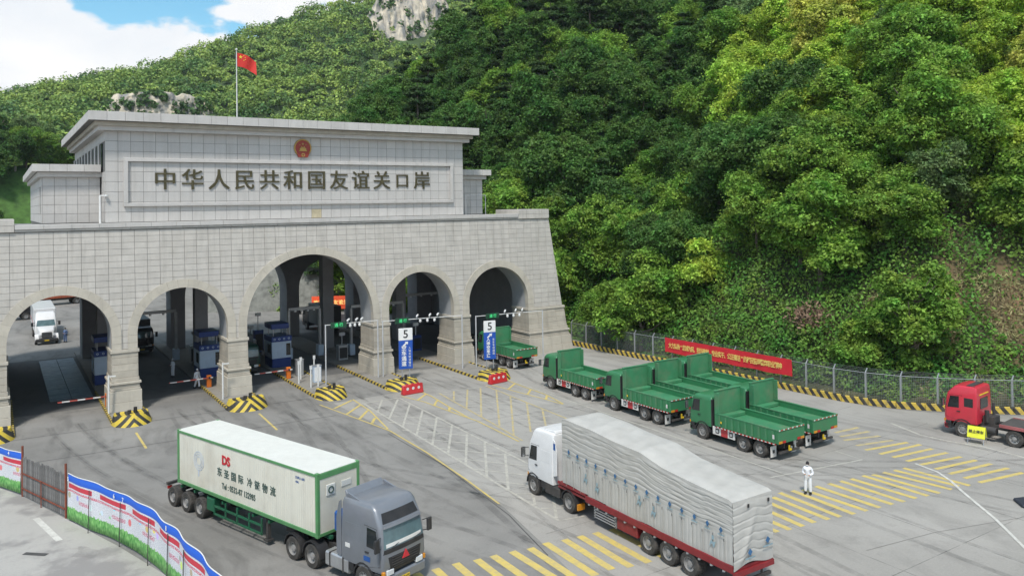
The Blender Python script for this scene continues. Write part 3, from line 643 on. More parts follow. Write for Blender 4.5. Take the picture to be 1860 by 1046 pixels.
def far_forest():
    g = np.random.default_rng(23); P = []
    X,Y = np.meshgrid(np.arange(-150,420,5.0), np.arange(222,480,5.0)); X = X+g.uniform(-2.3,2.3,X.shape); Y = Y+g.uniform(-2.3,2.3,Y.shape)
    X = X.ravel(); Y = Y.ravel(); Z = far_z(X,Y); px,py,dep = to_px(np.stack([X,Y,Z+4],1))
    k = (px > -150) & (px < 960) & (py > -120) & (py < 470)
    for cx,cy,w,cz,hh,_ in CLIFFS:
        k &= ~((np.abs(X-cx) < w*.92) & (Y > cy-13) & (Y < cy+4))
    X,Y,Z = X[k],Y[k],Z[k]; sz = g.uniform(1.5,4.6,len(X))*(.6+.95*sm_noise(X,Y,20,61))
    far_wood('far_woodland', np.stack([X,Y,Z],1), sz, 130, .74, far_leaf('far_leaf', (.070,.160,.045), (.330,.440,.090)), 'dense green woodland covering the far hill', 2)
    return len(X)
n_far = far_forest()
if rest_trees:
    P = np.array([(x,y,z+4) for q_,x,y,z,d in rest_trees if q_ > 105 or q_ < 0]); 
    far_wood('hill_woodland', P, rng.uniform(3,4.5,len(P)), 160, .7, leaf_mat('hill_leaf', (.085,.17,.03), .25, .45, .03, False), 'green woodland on the upper hillside beyond the nearer trees', 6)
def cliff(cx, cy, w, cz, h, label, seed):
    g = np.random.default_rng(seed); nx, nz = 90, 46
    U,Vv = np.meshgrid(np.linspace(-1,1,nx), np.linspace(-1,1,nz))
    edge = 1-.8*np.abs(U)**6+.22*(sm_noise(U*9+9,U*0,1,seed)-.5)
    X = cx+U*w; Z = cz+Vv*h*np.where(Vv > 0, edge, 1.0)
    disp = (sm_noise(X,Z*.4,5.5,seed+1)-.5)*3.0+(sm_noise(X*1.6,Z*.35,1.7,seed+2)-.5)*2.4+(sm_noise(X,Z,.8,seed+3)-.5)*1.0
    Yy = cy+disp+Vv*h*.35+np.abs(U)**3*7+np.clip(Vv-.85,0,1)*6
    V = np.stack([X,Yy,Z],-1).reshape(-1,3); i = np.arange(nx*nz).reshape(nz,nx); F = np.stack([i[:-1,:-1],i[:-1,1:],i[1:,1:],i[1:,:-1]],-1).reshape(-1,4)
    me = np_mesh('rock_face', V, F, M_rock); o = link('rock_face', me); tag(o, label, 'cliff')
    # tufts growing on the ledges
    k = g.random(len(V)) < .016; C = V[k]+np.array([0,-.6,.3]); C = np.repeat(C,26,0)+g.normal(0,.8,(len(C)*26,3)); V2,F2 = kites(C, np.tile(np.array([0,-.8,.5]),(len(C),1)), .9, g)
    s = link('ledge_shrubs', np_mesh('ledge_shrubs', V2, F2, leaf_mat('ledge_leaf', (.06,.12,.03), .2, .4, .02, False)), o); tag(s, kind='stuff')
def rock_mat():
    m = mat('limestone', (.47,.46,.435), .9, var=.25, scale=.25, bump=.8, bscale=1.2); nt = m.node_tree; N = nt.nodes.new; L = nt.links.new; b = nt.nodes['Principled BSDF']
    src = b.inputs['Base Color'].links[0].from_socket; tc = N('ShaderNodeTexCoord'); mp = N('ShaderNodeMapping'); mp.inputs['Scale'].default_value = (.35,.35,.06); L(tc.outputs['Object'], mp.inputs[0])
    n = N('ShaderNodeTexNoise'); n.inputs['Scale'].default_value = 1.0; n.inputs['Detail'].default_value = 7; L(mp.outputs[0], n.inputs['Vector'])
    cr = N('ShaderNodeValToRGB'); cr.color_ramp.elements[0].position = .36; cr.color_ramp.elements[0].color = (.45,.46,.47,1); cr.color_ramp.elements[1].position = .62; cr.color_ramp.elements[1].color = (1.25,1.12,.92,1); L(n.outputs['Fac'], cr.inputs[0])
    mx = N('ShaderNodeMix'); mx.data_type = 'RGBA'; mx.blend_type = 'MULTIPLY'; mx.inputs['Factor'].default_value = 1; L(src, mx.inputs['A']); L(cr.outputs[0], mx.inputs['B']); L(mx.outputs['Result'], b.inputs['Base Color']); return m
M_rock = rock_mat()
for i,(cx,cy,w,cz,h,lab) in enumerate(CLIFFS): cliff(cx,cy,w,cz,h,lab,70+i)
# ------------------------------------------------------------------ the gate building
XC = 24.2
ARCH = [(XC-20.1,3.6,6.05),(XC-11.1,3.6,6.05),(XC,5.95,5.95),(XC+11.1,3.6,6.05),(XC+20.15,3.7,5.95)]   # centre, radius, springing height
CAPZ = 4.85
def fy(z): return 70.6+.06*z
M_stone = mat('granite_facing', (.525,.495,.45), .75, var=.07, scale=1.3, bump=.15, bscale=60, rand=.055, dirt=.30, dirt_c=(.36,.335,.285), dscale=.5, runs=.45)
M_stone_up = mat('granite_upper', (.53,.51,.485), .75, var=.06, scale=1.3, bump=.15, bscale=60, rand=.045, dirt=.22, dirt_c=(.38,.36,.33), dscale=.4, runs=.30)
M_joint = mat('joint_mortar', (.165,.16,.15), .9, var=.15)
M_sand = mat('warm_granite', (.46,.42,.35), .75, var=.12, scale=1.1, bump=.15, bscale=50, rand=.10, dirt=.4, dirt_c=(.27,.24,.19), dscale=.7, runs=.4)
M_sandv = mat('arch_granite', (.50,.46,.385), .75, var=.08, scale=1.4, bump=.12, bscale=50, rand=.05, dirt=.25, dirt_c=(.33,.30,.24), dscale=.6, runs=.35)
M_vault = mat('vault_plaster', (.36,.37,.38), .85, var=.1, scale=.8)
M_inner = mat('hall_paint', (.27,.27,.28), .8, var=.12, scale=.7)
M_roof = mat('roof_deck', (.30,.30,.29), .9, var=.2)
M_bronze = mat('bronze_letter', (.085,.073,.034), .45, metal=.35, var=.3, scale=3)
M_gold = mat('gilt', (.42,.27,.08), .4, metal=.5, var=.1)
M_red = mat('emblem_red', (.30,.035,.02), .45, var=.1)
M_darkglass = mat('dark_glass', (.02,.024,.028), .12, var=.2)
gate = thing('border_gate', 'grey granite border gate with five arches and a tall upper storey', 'gate building', (0,0,0))
def wall_outline(x0t, x1t, x0b, x1b, zt):
    """front outline of the arcade wall: along the ground and round every arch"""
    pts = [(x0b,0.0)]
    for cx,r,zs in ARCH:
        pts += [(cx-r,0.0),(cx-r,zs)]
        for k in range(1,24): a = math.pi*(1-k/24); pts.append((cx+r*math.cos(a), zs+r*math.sin(a)))
        pts += [(cx+r,zs),(cx+r,0.0)]
    return pts+[(x1b,0.0),(x1t,zt),(x0t,zt)]
def arcade(name, y0, batter, thick, m, back=None):
    o = wall_outline(-2.8,51.2,-4.8,53.2,14.9); n = len(o); mb = MB()
    vs = [(x, y0+batter*z, z) for x,z in o]+[(x, y0+thick, z) for x,z in o]
    mb.add(vs, [tuple(range(n))[::-1], tuple(range(n,2*n))]+[(i,(i+1)%n,n+(i+1)%n,n+i) for i in range(n)])
    return mb.build(name, m, gate)
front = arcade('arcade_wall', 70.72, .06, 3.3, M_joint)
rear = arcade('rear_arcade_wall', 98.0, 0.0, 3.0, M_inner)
# --- granite blocks of the front: every block its own edges; clipped round the arches
def clip(poly, nx, nz, c):
    """keep the part with nx*x+nz*z >= c"""
    out = []
    for i in range(len(poly)):
        a, b = poly[i], poly[(i+1)%len(poly)]; da = nx*a[0]+nz*a[1]-c; db = nx*b[0]+nz*b[1]-c
        if da >= 0: out.append(a)
        if (da >= 0) != (db >= 0): t = da/(da-db); out.append((a[0]+(b[0]-a[0])*t, a[1]+(b[1]-a[1])*t))
    return out
def area(p): return abs(sum(p[i][0]*p[(i+1)%len(p)][1]-p[(i+1)%len(p)][0]*p[i][1] for i in range(len(p))))/2
def block_mb(mb, poly, yf, t=.10):
    """prism standing proud of the wall core; yf(z) is the front plane"""
    n = len(poly); cx = sum(p[0] for p in poly)/n; cz = sum(p[1] for p in poly)/n
    v = [(x, yf(z), z) for x,z in poly]+[(x, yf(z)+t, z) for x,z in poly]
    return mb.add(v, [tuple(range(n)), tuple(range(2*n-1,n-1,-1))]+[(i,n+i,n+(i+1)%n,(i+1)%n) for i in range(n)])
def blocks_lower():
    g = np.random.default_rng(2); res = []
    pitch, row = .962, .505; z = CAPZ+.12; r = 0
    while z < 14.55:
        z1 = min(z+row, 14.6); x = -5.0
        while x < 53.5:
            off = 0.0
            P = [(x+off+.012,z+.011),(x+off+pitch-.012,z+.011),(x+off+pitch-.012,z1-.011),(x+off+.012,z1-.011)]
            P = clip(P, 1, -.1315, -4.8) ; P = clip(P, -1, -.1315, -53.2) if P else P
            for cx,rr,zs in ARCH:
                if not P: break
                q = (sum(p[0] for p in P)/len(P), sum(p[1] for p in P)/len(P)); R_ = rr+.32
                if q[1] < zs-.1:
                    if abs(q[0]-cx) < R_+pitch:
                        P = clip(P, 1, 0, cx+R_) if q[0] > cx else clip(P, -1, 0, -(cx-R_))
                else:
                    dx, dz = q[0]-cx, q[1]-zs; L_ = math.hypot(dx,dz)
                    if L_ < R_+1.2 and L_ > 1e-6:
                        P = clip(P, dx/L_, dz/L_, (cx*dx+zs*dz)/L_+R_)
            if len(P) >= 3 and area(P) > .03: res.append(P)
            x += pitch
        z = z1; r += 1
    return res
LB = blocks_lower()
LB.sort(key=lambda P: -area(P)/((sum(p[0] for p in P)/len(P))**2+70**2))
for P in LB[:300]: block_mb(MB(), P, lambda z: fy(z)+g_off(P)).build('stone_block', M_stone, front, fixn=False) if False else None
def g_off(P): return (((P[0][0]*12.9898+P[0][1]*78.233)*43758.5453) % 1)*.014
for P in LB[:300]:
    o_ = g_off(P); block_mb(MB(), P, lambda z, o_=o_: fy(z)+o_, .11).build('stone_block', M_stone, front, fixn=False)
mb = MB()
for P in LB[300:]:
    o_ = g_off(P); block_mb(mb, P, lambda z, o_=o_: fy(z)+o_, .11)
tag(mb.build('far_stone_blocks', M_stone, front, fixn=False), kind='stuff')
# --- string courses along the top of the arcade wall
def course(name, z0, z1, proud, x0, x1, m, n=1, parent=gate, yb=73.5):
    w = (x1-x0)/n
    for i in range(n):
        mb = MB(); a = x0+i*w+.006; b = x0+(i+1)*w-.006; y = fy(z0)-proud
        mb.box(a,b,y,yb,z0,z1); mb.build(name, m, parent, bevel=.015)
course('ledge_slab', 14.62, 14.78, .10, -2.9, 51.3, M_stone, 27); course('coping_slab', 14.80, 15.16, .20, 1.1, 47.2, M_stone_up, 24)
for xa, xb in ((-2.85,1.08),(47.22,51.25)):
    mb = MB(); mb.hexa([(xa-.05,71.35,14.6),(xb,71.35,14.6),(xb,76,14.6),(xa-.05,76,14.6)],[(xa,71.4,15.62),(xb,71.4,15.62),(xb,76,15.62),(xa,76,15.62)]); mb.build('end_parapet', M_stone, gate, bevel=.02)
    n = 4
    for k in range(n):
        a = xa+(xb-xa)*k/n+.012; b = xa+(xb-xa)*(k+1)/n-.012
        for j in range(2): MB().box(a,b,71.31,71.36,14.64+.49*j,15.10+.49*j).build('stone_block', M_stone, front, fixn=False)
# --- vaults, voussoirs
for ai,(cx,r,zs) in enumerate(ARCH):
    mb = MB(); n = 36; prof = [(cx-r+.03,CAPZ-.2)]+[(cx+(r-.03)*math.cos(math.pi*(1-k/n)), zs+(r-.03)*math.sin(math.pi*(1-k/n))) for k in range(n+1)]+[(cx+r-.03,CAPZ-.2)]
    outr = [(cx-r-.02,CAPZ-.2)]+[(cx+(r+.02)*math.cos(math.pi*(1-k/n)), zs+(r+.02)*math.sin(math.pi*(1-k/n))) for k in range(n+1)]+[(cx+r+.02,CAPZ-.2)]
    m_ = len(prof); yb = 74.05
    vs = [(x,fy(z)+.09,z) for x,z in prof]+[(x,yb,z) for x,z in prof]
    mb.add(vs, [(i,i+1,m_+i+1,m_+i) for i in range(m_-1)])
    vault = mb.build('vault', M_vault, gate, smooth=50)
    nv = 15 if r < 5 else 23; w = .66
    def vous(a0, a1):
        pts = []
        for k in range(5): a = a0+(a1-a0)*k/4; pts.append((cx+(r-.035)*math.cos(a), zs+(r-.035)*math.sin(a)))
        for k in range(5): a = a1+(a0-a1)*k/4; pts.append((cx+(r+w)*math.cos(a), zs+(r+w)*math.sin(a)))
        return pts
    for k in range(nv):
        a0 = math.pi*k/nv+.0012*3.6/r; a1 = math.pi*(k+1)/nv-.0012*3.6/r
        block_mb(MB(), vous(a0,a1), lambda z: fy(z)-.075, .62).build('voussoir', M_sandv, vault)
    for s in (-1,1):
        x0, x1 = sorted((cx+s*(r-.035), cx+s*(r+w)))
        # straight leg of the arch band down to the capital, cut where the next arch begins
        nb = [a for a in ARCH if a[0] != cx and abs((a[0]-s*a[1])-(cx+s*r)) < 2.2]
        if nb:
            mid = ((cx+s*r)+(nb[0][0]-s*nb[0][1]))/2
            if s > 0: x1 = min(x1, mid-.01)
            else: x0 = max(x0, mid+.01)
        for z0,z1 in ((CAPZ+.1,(CAPZ+zs)/2),((CAPZ+zs)/2,zs)):
            block_mb(MB(), [(x0,z0+.008),(x1,z0+.008),(x1,z1-.008),(x0,z1-.008)], lambda z: fy(z)-.075, .62).build('voussoir', M_sandv, vault)
# --- piers
edges = [(-4.9,ARCH[0][0]-3.6)]+[(ARCH[i][0]+ARCH[i][1], ARCH[i+1][0]-ARCH[i+1][1]) for i in range(4)]+[(ARCH[4][0]+3.7,53.3)]
for xa, xb in edges:
    last = xb > 50; first = xa < -4
    def pbox(name, z0, z1, pr, m, bev=.02, split=1):
        if last: a_, b0, b1 = xa-pr, xb+pr-.13*z0, xb+pr-.13*z1
        elif first: a_, b0, b1 = xb+pr, xa-pr+.13*z0, xa-pr+.13*z1
        else: a_, b0, b1 = xa-pr, xb+pr, xb+pr
        for k in range(split):
            f0, f1 = k/split, (k+1)/split
            lo0, hi0 = a_+(b0-a_)*f0, a_+(b0-a_)*f1; lo1, hi1 = a_+(b1-a_)*f0, a_+(b1-a_)*f1
            g_ = .006
            if lo0 > hi0: lo0,hi0,lo1,hi1 = hi0,lo0,hi1,lo1
            y0, y1 = fy(z0)-pr, fy(z1)-pr; yb_ = 74.0+pr*.6
            mb = MB(); mb.hexa([(lo0+g_,y0,z0+.006),(hi0-g_,y0,z0+.006),(hi0-g_,yb_,z0+.006),(lo0+g_,yb_,z0+.006)],[(lo1+g_,y1,z1-.006),(hi1-g_,y1,z1-.006),(hi1-g_,yb_,z1-.006),(lo1+g_,yb_,z1-.006)])
            mb.build(name, m, gate, bevel=bev)
    ns = 4 if (last or first) else 1
    pbox('pier_plinth', -.02, .82, .30, M_sandv, split=ns); pbox('pier_plinth', .82, 1.72, .285, M_sandv, split=ns)
    pbox('moulding', 1.72, 1.90, .20, M_sand); pbox('moulding', 1.90, 2.22, .15, M_sand); pbox('moulding', 2.22, 2.42, .26, M_sandv); pbox('moulding', 2.42, 2.72, .13, M_sand)
    zs_ = [2.72,3.25,3.78,4.31,CAPZ-.16]
    for k in range(4): pbox('pier_block', zs_[k], zs_[k+1], .075, M_sand, split=ns)
    pbox('pier_capital', CAPZ-.16, CAPZ+.10, .16, M_sandv)
    # soffit side linings of the pier between the capital and the springing come from the vault
# --- hall behind the arches
MB().box(-2.6,51.0,76.05,97.98,14.2,14.75).build('hall_roof', M_roof, gate); MB().box(-2.6,51.0,74.03,76.05,14.2,14.58).build('hall_roof', M_roof, gate)
MB().box(50.2,50.9,74.05,97.95,0,14.15).build('hall_side_wall', M_vault, gate); MB().box(-2.5,-1.8,74.05,97.95,0,14.15).build('hall_side_wall', M_inner, gate)  # left wall, out of view, added to keep light out of the hall
for xa, xb in edges[1:5]:
    xm = (xa+xb)/2
    for y in (86.0,):
        mb = MB(); mb.box(xm-.62,xm+.62,y-.62,y+.62,0,14.18); mb.build('hall_column', M_inner, gate, bevel=.02)
        MB().box(xm-.74,xm+.74,y-.74,y+.74,.0,.55).build('column_guard', M_joint, gate)
for y in (80,86,92): MB().box(-1.7,50.1,y-.25,y+.25,13.2,14.19).build('roof_beam', M_inner, gate)
# --- upper storey
ux0, ux1, uy0, uy1 = 7.4, 40.95, 72.3, 102.0
body = MB().box(ux0+.06,ux1-.06,uy0+.06,uy1,14.7,22.75).build('upper_storey', M_joint, gate)
NC, NR, z0u, z1u = 35, 9, 15.2, 22.72
pw = (ux1-ux0)/NC; ph = (z1u-z0u)/NR
pm = MB().box(-pw/2+.012,pw/2-.012,0,.07,-ph/2+.012,ph/2-.012)
pme = bpy.data.meshes.new('facing_panel'); pme.from_pydata(pm.v,[],pm.f); pme.materials.append(M_stone_up)
cells = [(ux0+(i+.5)*pw, z0u+(j+.5)*ph, i, j) for j in range(NR) for i in range(NC)]
cells.sort(key=lambda c: c[0]**2)
pm2 = bpy.data.meshes.new('facing_panel'); pm2.from_pydata(pm.v,[],pm.f); pm2.materials.append(mat('stained_panel', (.46,.40,.27), .8, var=.2, scale=2))
stuff = MB()
for n_,(x,z,i,j) in enumerate(cells):
    y = uy0+((i*37+j*91)%17)*.0007
    if n_ < 300:
        o = link('facing_panel', pm2 if (i == 18 and j == 0) else pme, body, (x,y,z))
    else: stuff.box(x-pw/2+.012,x+pw/2-.012,y,y+.07,z-ph/2+.012,z+ph/2-.012)
# panels of the side and of the wings, too narrow from here to count
for j in range(NR):
    for k in range(30):
        if 5 <= j <= 7 and k < 29: continue
        stuff.box(ux0,ux0+.07,uy0+.09+k*.99+.012,uy0+.09+(k+1)*.99-.012,z0u+j*ph+.012,z0u+(j+1)*ph-.012); stuff.box(ux1-.07,ux1,uy0+.09+k*.99+.012,uy0+.09+(k+1)*.99-.012,z0u+j*ph+.012,z0u+(j+1)*ph-.012)
tag(stuff.build('side_panels', M_stone_up, body, fixn=False), kind='stuff')
# window band under the eaves on the left side
for k in range(9):
    ya = uy0+2.0+k*3.2; wdw = MB().box(ux0-.01,ux0+.055,ya,ya+2.2,z0u+5*ph+.1,z0u+8*ph-.1).build('side_window', M_darkglass, body)
    MB().box(ux0-.05,ux0+.05,ya+2.2,ya+3.2,z0u+5*ph,z0u+8*ph).build('window_pier', M_stone_up, body); MB().box(ux0-.04,ux0+.0,ya+1.05,ya+1.15,z0u+5*ph+.1,z0u+8*ph-.1).build('mullion', M_inner, wdw)
def cornice(x0, x1, y0, y1, zb, h1, h2, ov, npx, mname='cornice'):
    """two-step eaves: a set-back lower band and a deep fascia cut into slabs"""
    c = MB().box(x0-ov*.42,x1+ov*.42,y0-ov*.42,y1,zb,zb+h1-.01).build(mname, M_stone_up, gate, bevel=.02)
    MB().box(x0-ov*.62,x1+ov*.62,y0-ov*.62,y1,zb+h1*.5,zb+h1-.004).build('cornice_step', M_sand, c, bevel=.02)
    core = MB().box(x0-ov+.05,x1+ov-.05,y0-ov+.05,y1+ov*.5,zb+h1,zb+h1+h2-.03).build('cornice_core', M_joint, c)
    w = (x1-x0+2*ov)/npx
    for i in range(npx): MB().box(x0-ov+i*w+.008,x0-ov+(i+1)*w-.008,y0-ov,y0-ov+.4,zb+h1+.003,zb+h1+h2).build('fascia_slab', M_stone_up, c, bevel=.015)
    nside = max(2,int((y1-y0+ov)/1.3)); ws = (y1-y0+ov*1.5-.42)/nside
    for i in range(nside):
        for sx in (x0-ov, x1+ov-.4): MB().box(sx,sx+.4,y0-ov+.41+i*ws+.008,y0-ov+.41+(i+1)*ws-.008,zb+h1+.003,zb+h1+h2).build('fascia_slab', M_stone_up, c, bevel=.015)
cornice(ux0,ux1,uy0,uy1,22.72,.72,.74,1.3,27)
# frame of the name panel
fx0, fx1, fz0, fz1 = 8.75, 39.7, 16.62, 20.38
frm = MB().box(fx0,fx1,uy0-.22,uy0-.002,fz1-.16,fz1+.14).build('sign_frame', M_stone_up, body, bevel=.02)
MB().box(fx0,fx1,uy0-.22,uy0-.002,fz0-.14,fz0+.14).build('sign_frame', M_stone_up, body, bevel=.02)
for x in (fx0,fx1-.34): MB().box(x,x+.34,uy0-.22,uy0-.002,fz0+.145,fz1-.165).build('sign_frame', M_stone_up, body, bevel=.02)
for i,ch in enumerate('中华人民共和国友谊关口岸'):
    x = 11.95+i*(36.15-11.95)/11
    s = 1.9 if ch != '口' else 1.6
    text_obj('sign_letter', ch, s, M_bronze, face_M((x,uy0-.055,18.62),(1,0,0),(0,0,1)), body, ext=.03, fat=.0, boldx=.055)
# national emblem: gilt rim of ears, red field, stars, gate tower, cog wheel and ribbons
em = MB().lathe([(0,0),(.80,0),(.84,.05),(.80,.12),(.72,.12),(.70,.08)], (23.85,uy0-.02,21.72), (0,-1,0), 40).build('emblem', M_gold, body, smooth=40)
MB().lathe([(.72,0),(.69,.095),(0,.10)], (23.85,uy0-.02,21.72), (0,-1,0), 40).build('emblem_field', M_red, em, smooth=40)
def star(cx, cz, r, rot=0):
    mb = MB(); p = []
    for k in range(10): a = math.pi/2+rot+k*math.pi/5; q = r if k%2 == 0 else r*.4; p.append((cx+q*math.cos(a), cz+q*math.sin(a)))
    mb.prism(p,'y',uy0-.16,uy0-.12); return mb
star(23.85,22.08,.13).build('emblem_star', M_gold, em)
for dx,dz in ((-.28,-.07),(-.13,-.22),(.13,-.22),(.28,-.07)): star(23.85+dx,22.06+dz,.06).build('emblem_star', M_gold, em)
MB().box(23.49,24.21,uy0-.16,uy0-.11,21.42,21.52).box(23.56,24.14,uy0-.17,uy0-.12,21.52,21.60).prism([(23.5,21.60),(24.2,21.60),(24.08,21.70),(23.62,21.70)],'y',uy0-.17,uy0-.12).prism([(23.6,21.72),(24.1,21.72),(24.0,21.80),(23.7,21.80)],'y',uy0-.165,uy0-.12).build('emblem_tower', M_gold, em)
MB().prism([(23.25,21.30),(23.55,21.12),(24.15,21.12),(24.45,21.30),(24.30,20.86),(23.40,20.86)],'y',uy0-.19,uy0-.02).build('emblem_ribbon', M_red, em)
MB().lathe([(.17,.10),(.17,.19),(.09,.19),(.09,.10)], (23.85,uy0-.03,21.06), (0,-1,0), 18).build('emblem_cog', M_gold, em)
# --- wings
for x0,x1,lab in ((3.1,7.3,0),(41.05,44.9,1)):
    wg = MB().box(x0,x1,75.06,101,14.7,19.0).build('wing', M_joint, gate); st = MB(); n = 5
    w = (x1-x0)/n; hh = (19.0-15.2)/5
    for i in range(n):
        for j in range(5): MB().box(x0+i*w+.012,x0+(i+1)*w-.012,75.0,75.1,15.2+j*hh+.012,15.2+(j+1)*hh-.012).build('facing_panel', M_stone_up, wg, fixn=False)
    for k in range(26):
        for j in range(5):
            if lab == 0 and k in (2,3) and 1 <= j <= 3: continue
            xs = x0-.05 if lab == 0 else x1-.02
            st.box(xs,xs+.07,75.1+k+.012,76.1+k-.012,15.2+j*hh+.012,15.2+(j+1)*hh-.012)
    tag(st.build('side_panels', M_stone_up, wg, fixn=False), kind='stuff')
    c = MB().box(x0-.35,x1+.35,74.65,101.2,19.0,19.42).build('wing_cornice', M_stone_up, gate, bevel=.02)
    xa, xb = (x0-.75, x1) if lab == 0 else (x0, x1+.75)
    MB().box(xa+.05,xb-.05,74.3,101.3,19.43,20.0).build('cornice_core', M_joint, c)
    nf = 4
    for i in range(nf): MB().box(xa+(xb-xa)*i/nf+.008,xa+(xb-xa)*(i+1)/nf-.008,74.25,74.6,19.425,20.02).build('fascia_slab', M_stone_up, c, bevel=.012)
    xs = xa if lab == 0 else xb-.35
    for k in range(20): MB().box(xs,xs+.35,74.62+k*1.33+.008,74.62+(k+1)*1.33-.008,19.425,20.02).build('fascia_slab', M_stone_up, c, bevel=.012)
# white service pipes on the roof terrace
M_white = mat('white_paint', (.72,.72,.70), .5, var=.06, dirt=.15)
M_galv = mat('galvanised', (.42,.43,.44), .45, metal=.5, var=.12)
pp = MB(); pp.cyl((7.05,72.6,15.16),(7.05,72.6,17.4),.09,n=10); pp.cyl((7.05,72.6,17.4),(7.4,72.2,17.4),.05,n=8); pp.lathe([(0,0),(.14,.03),(.14,.15),(0,.18)],(7.45,72.1,17.3),(0,0,1),12)
tag(pp.build('camera_post', M_white, None, smooth=40), 'white camera post on the roof terrace left of the name panel', 'camera post')
pq = MB(); 
for x in (41.2,43.6): pq.cyl((x,72.2,15.16),(x,72.2,17.2),.04,n=8)
pq.cyl((41.2,72.2,17.2),(43.6,72.2,17.2),.03,n=8)
tag(pq.build('roof_rail', M_galv, None, smooth=40), 'thin metal pipe frame on the roof terrace right of the name panel', 'railing')
# --- flag on the roof
ft = thing('flagpole', 'tall white flagpole flying a red flag above the gate roof', 'flagpole', (24.45,98.5,24.1))
MB().cyl((0,0,-1),(0,0,11.3),.10,.05,n=10).lathe([(0,0),(.14,.05),(.14,.18),(0,.26)],(0,0,11.3),(0,0,1),10).build('pole', M_white, ft, smooth=40)
fl = MB(); nx, nz = 16, 8; W_, H_ = 2.5, 1.65; vs = []
for j in range(nz+1):
    for i in range(nx+1):
        u, v = i/nx, j/nz; x = .08+u*W_*.90; z = 11.0-v*H_-u*u*.95-.12*u*math.sin(v*3); y = .16*u*math.sin(u*9+v*2)-.1*u; vs.append((x,y,z))
fl.add(vs, [(j*(nx+1)+i,j*(nx+1)+i+1,(j+1)*(nx+1)+i+1,(j+1)*(nx+1)+i) for j in range(nz) for i in range(nx)])
M_flag = mat('flag_red', (.62,.03,.02), .7, var=.08); flag = fl.build('flag', M_flag, ft, smooth=60, fixn=False)
M_yelf = mat('flag_yellow', (.85,.62,.05), .6, var=.05)
def fstar(u, v, r):
    mb = MB(); p = []
    cx = .08+u*W_*.90; cz = 11.0-v*H_-u*u*.95-.12*u*math.sin(v*3); cy = .16*u*math.sin(u*9+v*2)-.1*u
    for s in (-1,1):
        p = []
        for k in range(10): a = math.pi/2+k*math.pi/5; q = r if k%2 == 0 else r*.4; p.append((cx+q*math.cos(a), cy+s*.045, cz+q*math.sin(a)))
        mb.add(p, [tuple(range(10))])
    return mb
fstar(.18,.26,.26).build('star', M_yelf, flag, fixn=False)
for u,v in ((.34,.1),(.41,.2),(.41,.34),(.34,.44)): fstar(u,v,.09).build('star', M_yelf, flag, fixn=False)
# ------------------------------------------------------------------ vehicles (local frame: +x forwards, +y left, z up, origin on the ground)
M_tyre = mat('tyre_rubber', (.050,.047,.043), .85, var=.3, scale=6, dirt=.6, dirt_c=(.16,.14,.12), dscale=3)
M_rim = mat('wheel_rim', (.38,.375,.365), .5, metal=.35, var=.2, dirt=.5, dirt_c=(.17,.15,.13), dscale=4)
M_black = mat('black_plastic', (.022,.022,.024), .55, var=.2, dirt=.3, dirt_c=(.10,.09,.08))
M_chassis = mat('chassis_steel', (.045,.043,.042), .7, var=.3, dirt=.5, dirt_c=(.13,.11,.09))
M_glass = mat('windscreen_glass', (.12,.19,.205), .06, var=.25, scale=1.5, spec=.8)
M_sideglass = mat('side_glass', (.018,.022,.024), .08, var=.2, spec=.7)
M_chrome = mat('chrome', (.6,.6,.6), .25, metal=.9, var=.05)
M_lamp = mat('lamp_glass', (.62,.64,.65), .15, var=.1)
M_amber = mat('amber_lens', (.62,.25,.02), .3, var=.1)
M_redlens = mat('red_lens', (.45,.02,.015), .3, var=.1)
M_plate = mat('yellow_plate', (.75,.52,.03), .5, var=.08)
M_blk_txt = mat('black_print', (.03,.03,.03), .7, var=.1)
M_whiteplate = mat('white_plate', (.70,.69,.66), .55, var=.08, dirt=.35, dirt_c=(.30,.26,.21))
M_redplate = mat('red_plate', (.48,.045,.05), .55, var=.1, dirt=.3)
def wheel_meshes(r, w, dual=False):
    t = MB(); hw = w/2
    t.lathe([(r*.58,-hw),(r*.70,-hw),(r*.94,-hw*.98),(r,-hw*.72),(r,hw*.72),(r*.94,hw*.98),(r*.70,hw),(r*.58,hw),(r*.58,-hw)],(0,0,0),(0,1,0),28)
    g = MB()   # tread grooves as shallow blocks
    for k in range(28):
        a = 2*math.pi*k/28; M_ = Matrix.Rotation(a,4,'Y'); b = MB().box(-.035*r,.035*r,-hw*.70,hw*.70,r*.985,r*1.012); b.xf(M_); t.add(b.v,b.f)
    rm = MB()
    for s in (-1,1):
        rm.lathe([(r*.60,s*hw*.96),(r*.56,s*hw*.98),(r*.53,s*hw*.60),(r*.30,s*hw*.42),(r*.27,s*hw*.80),(r*.12,s*hw*.92),(0,s*hw*.92)],(0,0,0),(0,1,0),24)
        for k in range(10): a = 2*math.pi*k/10; c = Vector((r*.225*math.cos(a),s*hw*.84,r*.225*math.sin(a))); rm.cyl(c, c+Vector((0,s*.03,0)), r*.028, n=6)
        for k in range(8): a = 2*math.pi*k/8; c = Vector((r*.42*math.cos(a),s*hw*.50,r*.42*math.sin(a))); rm.cyl(c, c+Vector((0,s*.012,0)), r*.055, n=8, m=1)
    def mk(mb, nm, ms):
        o = mb.build(nm, ms, smooth=35); me = o.data; bpy.data.objects.remove(o); return me
    return mk(t,'tyre',M_tyre), mk(rm,'rim',[M_rim,M_black])
W_TRUCK = wheel_meshes(.53,.30); W_DUAL = wheel_meshes(.53,.56)
def wheels(root, axles, half):
    """axles: (x, dual)"""
    for x,dual in axles:
        t, r_ = W_DUAL if dual else W_TRUCK
        for s in (-1,1):
            y = s*(half-(.28 if dual else .15)); w = link('wheel', t, root, (x,y,.53)); link('rim', r_, w)
        MB().cyl((x,-half+.3,.53),(x,half-.3,.53),.08,n=8).build('axle', M_chassis, root, smooth=40)
